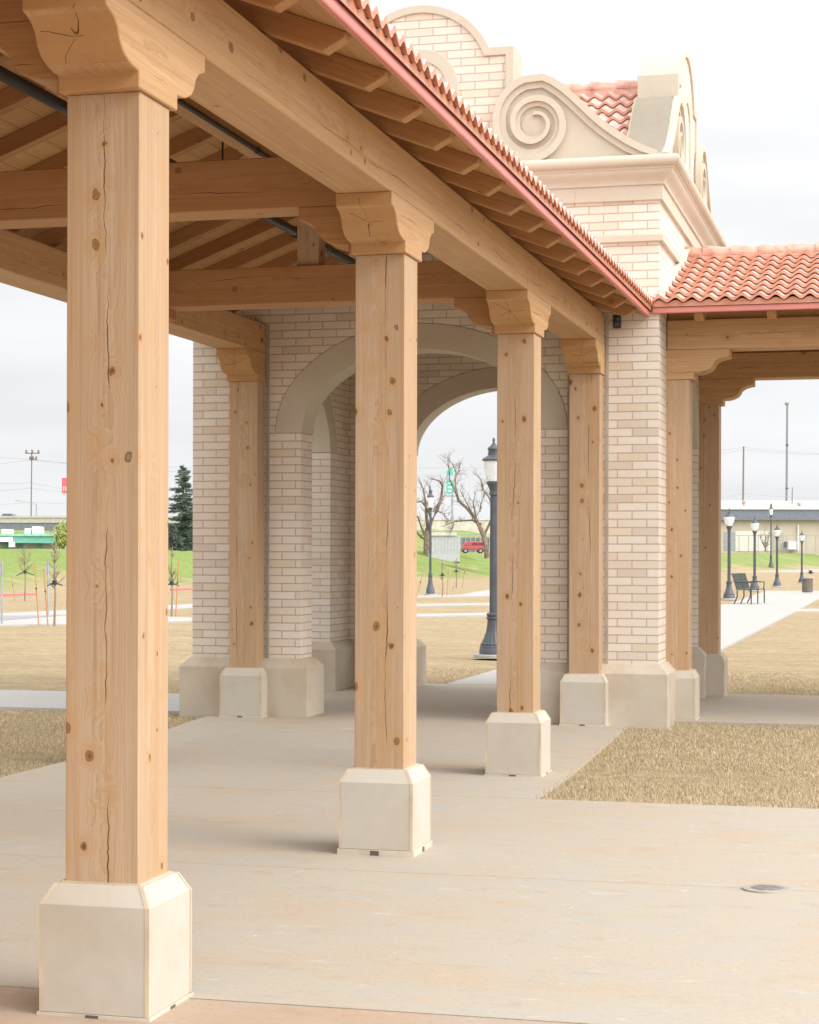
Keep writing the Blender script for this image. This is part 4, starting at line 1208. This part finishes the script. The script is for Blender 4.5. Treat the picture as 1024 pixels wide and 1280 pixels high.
def car(label, u, vb, Z, Lm, Hm, col, rz=0.0, cat='car', name='parked_car'):
    p = W(u, vb, Z); o = thing(name, label, cat, p, TH + rz)
    m = m_plain('paint_' + name + str(u), col, .28, .6, 0, .04)
    w = 1.75; l = Lm / 2; h = Hm
    b = MB(); prof = [(-l, .25 * h), (-l, .52 * h), (-l * .92, .60 * h), (-l * .45, .63 * h), (l * .5, .63 * h), (l * .95, .56 * h), (l, .45 * h), (l, .25 * h)]
    b.prism(prof, 'y', -w / 2, w / 2); b.build('body', m, o, bevel=.05, segs=2)
    if cat == 'van':
        b = MB(); b.prism([(-l * .96, .6 * h), (-l * .94, .93 * h), (-l * .85, h), (l * .52, h), (l * .66, .93 * h), (l * .80, .62 * h)], 'y', -w * .48, w * .48); b.build('roof', m, o, bevel=.06, segs=2)
        for q in ((-.86, -.42), (-.36, .1)):
            for sy in (-1, 1):
                b = MB(); b.box(l * q[0], l * q[1], sy * w * .485 - .01, sy * w * .485 + .01, .70 * h, .90 * h); b.build('window', m_plain('van_glass%s%s' % (q, sy), (.16, .04, .05), .25, .6), o)
    b = MB(); b.loft([[(-l * .62, -w * .46, .625 * h), (l * .42, -w * .46, .625 * h), (l * .42, w * .46, .625 * h), (-l * .62, w * .46, .625 * h)],
                      [(-l * .42, -w * .38, h * .97), (l * .12, -w * .38, h * .97), (l * .12, w * .38, h * .97), (-l * .42, w * .38, h * .97)]])
    cat == 'van' or b.build('cabin', m_plain('car_glass' + str(u), (.06, .075, .09), .15, .6), o, bevel=.03)
    b = MB(); b.box(-l * .42, l * .12, -w * .385, w * .385, h * .965, h); cat == 'van' or b.build('roof', m, o, bevel=.02)
    for sx in (-.62, .62):
        for sy in (-1, 1):
            t = MB(); t.lathe([(.30 * h / 1.45, 0), (.33 * h / 1.45, .04), (.33 * h / 1.45, .18), (.30 * h / 1.45, .22)], 18)
            wh = t.build('wheel', MAT['black'], o, (sx * l, sy * w / 2 - (.0 if sy > 0 else -.22) + (0 if sy > 0 else 0), .30 * h / 1.45), (R(90), 0, 0))
            c = MB(); c.lathe([(.17 * h / 1.45, -.01), (.17 * h / 1.45, .23)], 12); c.build('rim', MAT['steel'], wh)
    for sy in (-.6, .6):
        b = MB(); b.box(-l - .02, -l + .05, sy * w / 2 - .2, sy * w / 2 + .2, .42 * h, .52 * h); b.build('tail_light', m_plain('amber' + str(sy) + str(u), (.7, .22, .03), .3), o)
        b = MB(); b.box(l - .08, l + .015, sy * w / 2 - .2, sy * w / 2 + .2, .44 * h, .52 * h); b.build('headlight', m_plain('hl' + str(sy) + str(u), (.8, .8, .8), .2), o)
    return o
kz = 131 / FPX
car('silver blue car driving on the raised road at far left', 14, 656.5, 131, 38 * kz, 14.5 * kz, (.50, .56, .64), 0, 'car', 'road_car')
kz = 122 / FPX
rc = car('red van parked beside the white shed beyond the arch', 591, 691.5, 122, 30 * kz, 14.5 * kz, (.40, .085, .085), math.pi, 'van', 'parked_van')

# red pole sign and green pole sign
o, k, L = far('pole_sign', 'red sign panel on a pole peeking out left of the nearest post', 'sign', 92, 690, 165)
b = MB(); x0, z0 = L(77.5, 616.5); x1, z1 = L(108, 597); b.box(x0, x1, -.15, .15, z0, z1); b.build('panel', m_plain('sign_red', (.72, .13, .16), .5, .4, 0, .05), o)
b = MB(); x0, z0 = L(76.9, 617); x1, z1 = L(108.6, 596.4); b.box(x0, x1, -.10, .10, z0, z1); b.build('panel_frame', m_plain('sign_white', (.85, .85, .85), .5), o)
b = MB()
for i in range(10):
    q0, zz0 = L(79.2 + i * 2.6, 613.2); q1, zz1 = L(80.6 + i * 2.6, 608.2); b.box(q0, q1, -.17, -.14, zz0, zz1)
b.build('lettering', m_plain('sign_letters', (.55, .62, .45), .5), o)
b = MB(); b.tube([(0, 0, 0), (0, 0, 74 * k)], .9 * k, 8); b.build('pole', MAT['steel'], o)
o, k, L = far('pylon_sign', 'tall teal stacked pylon sign on a grey pole behind the bare trees', 'sign', 565.5, 690, 170)
b = MB(); b.tube([(0, 0, 0), (0, 0, 72 * k)], 1.3 * k, 10); b.build('pole', MAT['steel'], o)
for i, (u0, v0, u1, v1) in enumerate(((561.5, 584, 565.4, 593), (558, 588.5, 566, 594.5), (558, 600, 567, 617))):
    x0, z1 = L(u0, v0); x1, z0 = L(u1, v1); b = MB(); b.box(x0, x1, -.2 - .01 * i, .2 + .01 * i, z0, z1)
    b.build('panel', m_plain('sign_teal%d' % i, (.10, .50, .42), .5, .4, 0, .06), o)
x0, z1 = L(558.6, 595); x1, z0 = L(562, 599.6); b = MB(); b.box(x0, x1, -.2, .2, z0, z1); b.build('panel', m_plain('sign_violet', (.42, .40, .62), .5), o)
b = MB()
for v, u0, u1 in ((603, 560.4, 563.8), (608.5, 560, 564.6), (613, 560.4, 564.2)):
    x0, z1 = L(u0, v); x1, z0 = L(u1, v + 1.7); b.box(x0, x1, -.24, -.2, z0, z1)
b.build('lettering', m_plain('sign_pale', (.8, .85, .82), .5), o)
b = MB(); x0, z1 = L(554, 619.4); x1, z0 = L(580, 620.8); b.box(x0, x1, -.1, .1, z0, z1)
for q in (555, 561): 
    x0, z1 = L(q, 600); x1, z0 = L(q + .5, 620); b.box(x0, x1, -.05, .05, z0, z1)
b.build('bracket', MAT['steel'], o)
o, k, L = far('concrete_wall', 'long pale concrete wall on top of the green bank beyond the arch', 'wall', 570, 661, 196)
b = MB(); x0, z0 = L(470, 690); x1, z1 = L(680, 650); b.box(x0, x1, 0, .4, z0, z1)
b.build('panels', m_plain('wall_concrete', (.58, .53, .46), .9, .2, 0, .12, 1.5), o)
b = MB(); x0, z0 = L(470, 650); x1, z1 = L(680, 648.9); b.box(x0, x1, -.08, .48, z0, z1); b.build('cap', m_plain('wall_cap', (.62, .58, .52), .9), o)
b = MB(); b.lathe([(0.6, 0), (0.55, 62 * .083)], 6)

# white shed
o, k, L = far('white_shed', 'white metal shed on the grass between bare tree and red van', 'shed', 558, 692.5, 126)
b = pbox(L, 536, 669.5, 575, 702, 0, 4); b.build('wall', m_plain('shed_white', (.47, .48, .50), .6, .3, 0, .06), o)
b = MB(); x0, z0 = L(535, 669.5); x1, z1 = L(571, 665.4); b.box(x0, x1, -.1, 4.1, z0, z1); b.build('roof', m_plain('shed_roof', (.58, .565, .54), .6), o)
b = MB()
for u in range(540, 575, 4):
    x0, z0 = L(u, 692); x1, z1 = L(u + .3, 670); b.box(x0, x1, -.02, 0, z0, z1)
b.build('rib', m_plain('shed_rib', (.40, .41, .43), .6), o)
# dark fence behind the red van
o, k, L = far('mesh_fence', 'dark screened fence behind the red van', 'fence', 594, 689, 130)
b = pbox(L, 576, 672, 612, 690, 0, .05); b.build('screen', m_plain('fence_screen', (.20, .21, .22), .9), o)
b = MB()
for u in range(576, 613, 6): b.tube([(L(u, 690)[0], -.05, L(u, 690)[1]), (L(u, 667)[0], -.05, L(u, 667)[1])], .04, 6)
b.tube([(L(576, 667.5)[0], -.05, L(0, 667.5)[1]), (L(612, 667.5)[0], -.05, L(0, 667.5)[1])], .03, 6); b.build('posts', MAT['steel'], o)

# teal-roofed building and fence at left
o, k, L = far('low_building', 'low brick building with teal fascia and rooftop units', 'building', 35, 690, 108)
b = pbox(L, -130, 679, 76, 694, .3, 8); b.build('wall', m_brick('far_brick'), o, brick=True)
o_w = b
m_teal = m_plain('teal_paint', (.17, .44, .37), .5, .4, 0, .06)
b = pbox(L, -130, 667.5, 76, 670.2, -.5, 8.5); b.build('roof', m_plain('teal_trim', (.25, .58, .45), .5), o)
b = pbox(L, 18, 670.2, 75.5, 678.8, -.4, .6); b.build('fascia', m_teal, o)
b = pbox(L, -130, 671, 17.7, 677.5, -.45, .6); b.build('fascia', m_plain('fascia_white', (.85, .85, .85), .5), o)
for u0, u1 in ((2, 8), (12, 15), (22, 27.5), (46, 51)):
    b = pbox(L, u0, 679, u1, 692, .22, .32); b.build('door', m_teal, o)
b = pbox(L, 15, 677.5, 20.5, 684, -.9, -.3); b.build('awning', m_plain('awning', (.8, .78, .76), .6), o)
for u0, u1, vt in ((21.5, 29, 660), (31, 40, 657.5), (59.5, 67, 661.5), (-8, 1, 661)):
    b = pbox(L, u0, vt, u1, 667.6, 2, 3.6); b.build('roof_unit', m_plain('unit%d' % vt, (.75, .76, .75), .5), o, bevel=.03)
o, k, L = far('wooden_fence', 'weathered grey board fence in front of the teal building', 'fence', 30, 692, 103)
b = MB()
u = -120.0
while u < 86:
    x0, z0 = L(u, 693.5); x1, z1 = L(u + 1.7, 686 + random.uniform(-.3, .3)); b.box(x0, x1, 0, .03, z0, z1); u += 1.85
b.build('boards', m_plain('old_boards', (.30, .27, .25), .9, .1, 0, .25), o)
b = MB()
for v in (687.5, 691): x0, z0 = L(-120, v + .5); x1, z1 = L(86, v); b.box(x0, x1, .03, .09, z0, z1)
b.build('rail', m_plain('old_rail', (.25, .22, .20), .9), o)
# greening shrub at the end of the teal building
def shrub(label, u, vb, vt, Z, hw_, col, seed, name='leafy_bush'):
    rr = random.Random(seed); p0 = W(u, vb, Z); k = Z / FPX; H = (vb - vt) * k; Rm = hw_ * k
    root = thing(name, label, 'bush', p0, TH)
    st = MB()
    for i in range(7):
        a = rr.uniform(0, 6.28); st.tube([(0, 0, 0), (math.cos(a) * Rm * .5, math.sin(a) * Rm * .5, H * rr.uniform(.5, .9))], [.04, .01], 5)
    st.build('stem', m_bark, root)
    f = MB()
    for i in range(1500):
        a, e = rr.uniform(0, 6.28), math.acos(rr.uniform(-1, 1)); q = rr.uniform(.25, 1) ** .5
        c = Vector((math.cos(a) * math.sin(e) * Rm * q, math.sin(a) * math.sin(e) * Rm * q, H * .55 + math.cos(e) * H * .45 * q)) + Vector((rr.gauss(0, .1), rr.gauss(0, .1), rr.gauss(0, .1)))
        d = Vector((rr.gauss(0, 1), rr.gauss(0, 1), rr.gauss(0, 1))).normalized(); s_ = d.orthogonal().normalized(); l = rr.uniform(.06, .13)
        f.face([c - s_ * l * .4, c + d * l * .5, c + s_ * l * .4, c - d * l * .5])
    f.build('foliage', m_plain('leaf' + str(u), col, .7, .2, 0, .3, 3.0), root, fix=False)
shrub('yellow green bush at the right end of the teal building', 79, 692, 652, 101, 11, (.30, .33, .09), 4)

# tan building at right
o, k, L = far('metal_building', 'long tan metal building with pale roof and blue grey band', 'building', 965, 690, 255)
b = pbox(L, 700, 648, 1180, 694, 0, 30); b.build('wall', m_plain('tan_panel', (.50, .425, .345), .7, .3, 0, .06, .4), o)
b = MB(); x0, z0 = L(695, 650.2); x1, z1 = L(1185, 637.2); b.box(x0, x1, -.7, .0, z0, z1); bnd = b.build('fascia', m_plain('slate_band', (.25, .265, .335), .6), o)
b = MB()
for u in np.arange(697, 1184, 2.2):
    q0, _ = L(u, 0); b.box(q0, q0 + .07, -.76, -.69, z0 + .05, z1 - .05)
b.build('rib', m_plain('slate_rib', (.20, .225, .26), .6), bnd)
b = MB(); x0, z0 = L(694, 637.2); x1, _ = L(1186, 0); _, z1 = L(0, 622.5)
b.prism([(-.9, z0), (-.9, z0 + .15), (13, z1), (27, z0 + .15), (31, z0), ], 'x', x0, x1); b.build('roof', m_plain('pale_roof', (.56, .51, .46), .5, .4, 0, .04, .3), o)
for u, v in ((936, 626), (1006, 628.5)):
    x, z = L(u, v + 8); c = MB(); c.tube([(x, 3.5, z - .2), (x, 3.5, z + .75)], .16, 8); c.lathe([(.34, z + .7), (.34, z + .95), (.05, z + 1.1)], 10, (x, 3.5)); c.build('roof_vent', m_plain('vent%d' % u, (.42, .36, .32), .6), o)
b = pbox(L, 905, 665.5, 919, 688, -.05, .02); b.build('door', m_plain('roller_grey', (.30, .31, .32), .6), o)
b = pbox(L, 919.4, 664, 965, 689, -.06, .02); b.build('panel', m_plain('pale_panel', (.66, .62, .57), .6, .3, 0, .05), o)
b = pbox(L, 965, 666, 979.5, 689, -.06, .02); b.build('panel', m_plain('dark_panel', (.40, .36, .32), .6), o)
b = pbox(L, 984, 677, 995, 687, -.9, -.1); b.build('equipment_cabinet', m_plain('cab_white', (.72, .73, .74), .5), o, bevel=.03)
b = pbox(L, 980.6, 677, 983.6, 683.5, -.4, -.05); b.build('meter', MAT['lamp'], o)
b = MB(); b.tube([(*[L(997.5, 688)[0]], -.15, L(0, 688)[1]), (L(997.5, 0)[0], -.15, L(0, 656)[1])], .10, 6); b.build('downpipe', m_plain('downp', (.75, .74, .72), .5), o)
o, k, L = far('chain_link_fence', 'chain link fence in front of the tan building', 'fence', 965, 690, 247)
b = MB()
for u in range(840, 1120, 12):
    x, z0 = L(u, 692); _, z1 = L(u, 668.5); b.tube([(x, 0, z0), (x, 0, z1)], .05, 6)
x0, z1 = L(840, 669.3); x1, _ = L(1116, 0); b.tube([(x0, 0, z1), (x1, 0, z1)], .045, 6)
b.build('frame', MAT['steel'], o)
b = MB(); m_wire = m_plain('chain_wire', (.45, .46, .46), .5)
xs = np.arange(x0, x1, .42); zb_ = L(0, 690)[1]; hh = z1 - zb_
for x in xs:
    for s_ in (1, -1): b.tube([(x, 0, zb_), (x + s_ * hh * .8, 0, z1)], .009, 3, cap=False)
b.build('mesh', m_wire, o)
# shrub and small hydrant-like stems by the fence
bare_tree('bare twiggy bush in front of the tan building', 957, 689, 243, [
    ([(957, 690), (957, 684)], 1.2, .9), ([(957, 686), (954, 678), (951, 671)], .8, .25), ([(957, 686), (960, 678), (962, 670)], .8, .25), ([(957, 685), (957, 676), (956, 668)], .8, .25)], 21, .7)

# bird flying over the far path
bp = W(1013.5, 716, 95)
bd = thing('bird', 'small dark bird over the lawn above the litter bin', 'bird', bp, TH)
b = MB(); b.loft([[(x, r * math.cos(a), r * math.sin(a)) for a in np.linspace(0, 2 * math.pi, 8, endpoint=False)] for x, r in ((-.16, .008), (-.08, .035), (0, .05), (.08, .042), (.13, .028), (.17, .008))])
b.build('body', MAT['black'], bd, smooth=True)
for sy in (-1, 1):
    b = MB(); b.loft([[(-.06, sy * .03, .02), (.06, sy * .03, .02), (.06, sy * .03, .03), (-.06, sy * .03, .03)], [(-.06, sy * .18, .12), (.05, sy * .18, .12), (.05, sy * .18, .125), (-.06, sy * .18, .125)], [(-.07, sy * .32, .08), (-.03, sy * .32, .08), (-.03, sy * .32, .083), (-.07, sy * .32, .083)]])
    b.build('wing', MAT['black'], bd)
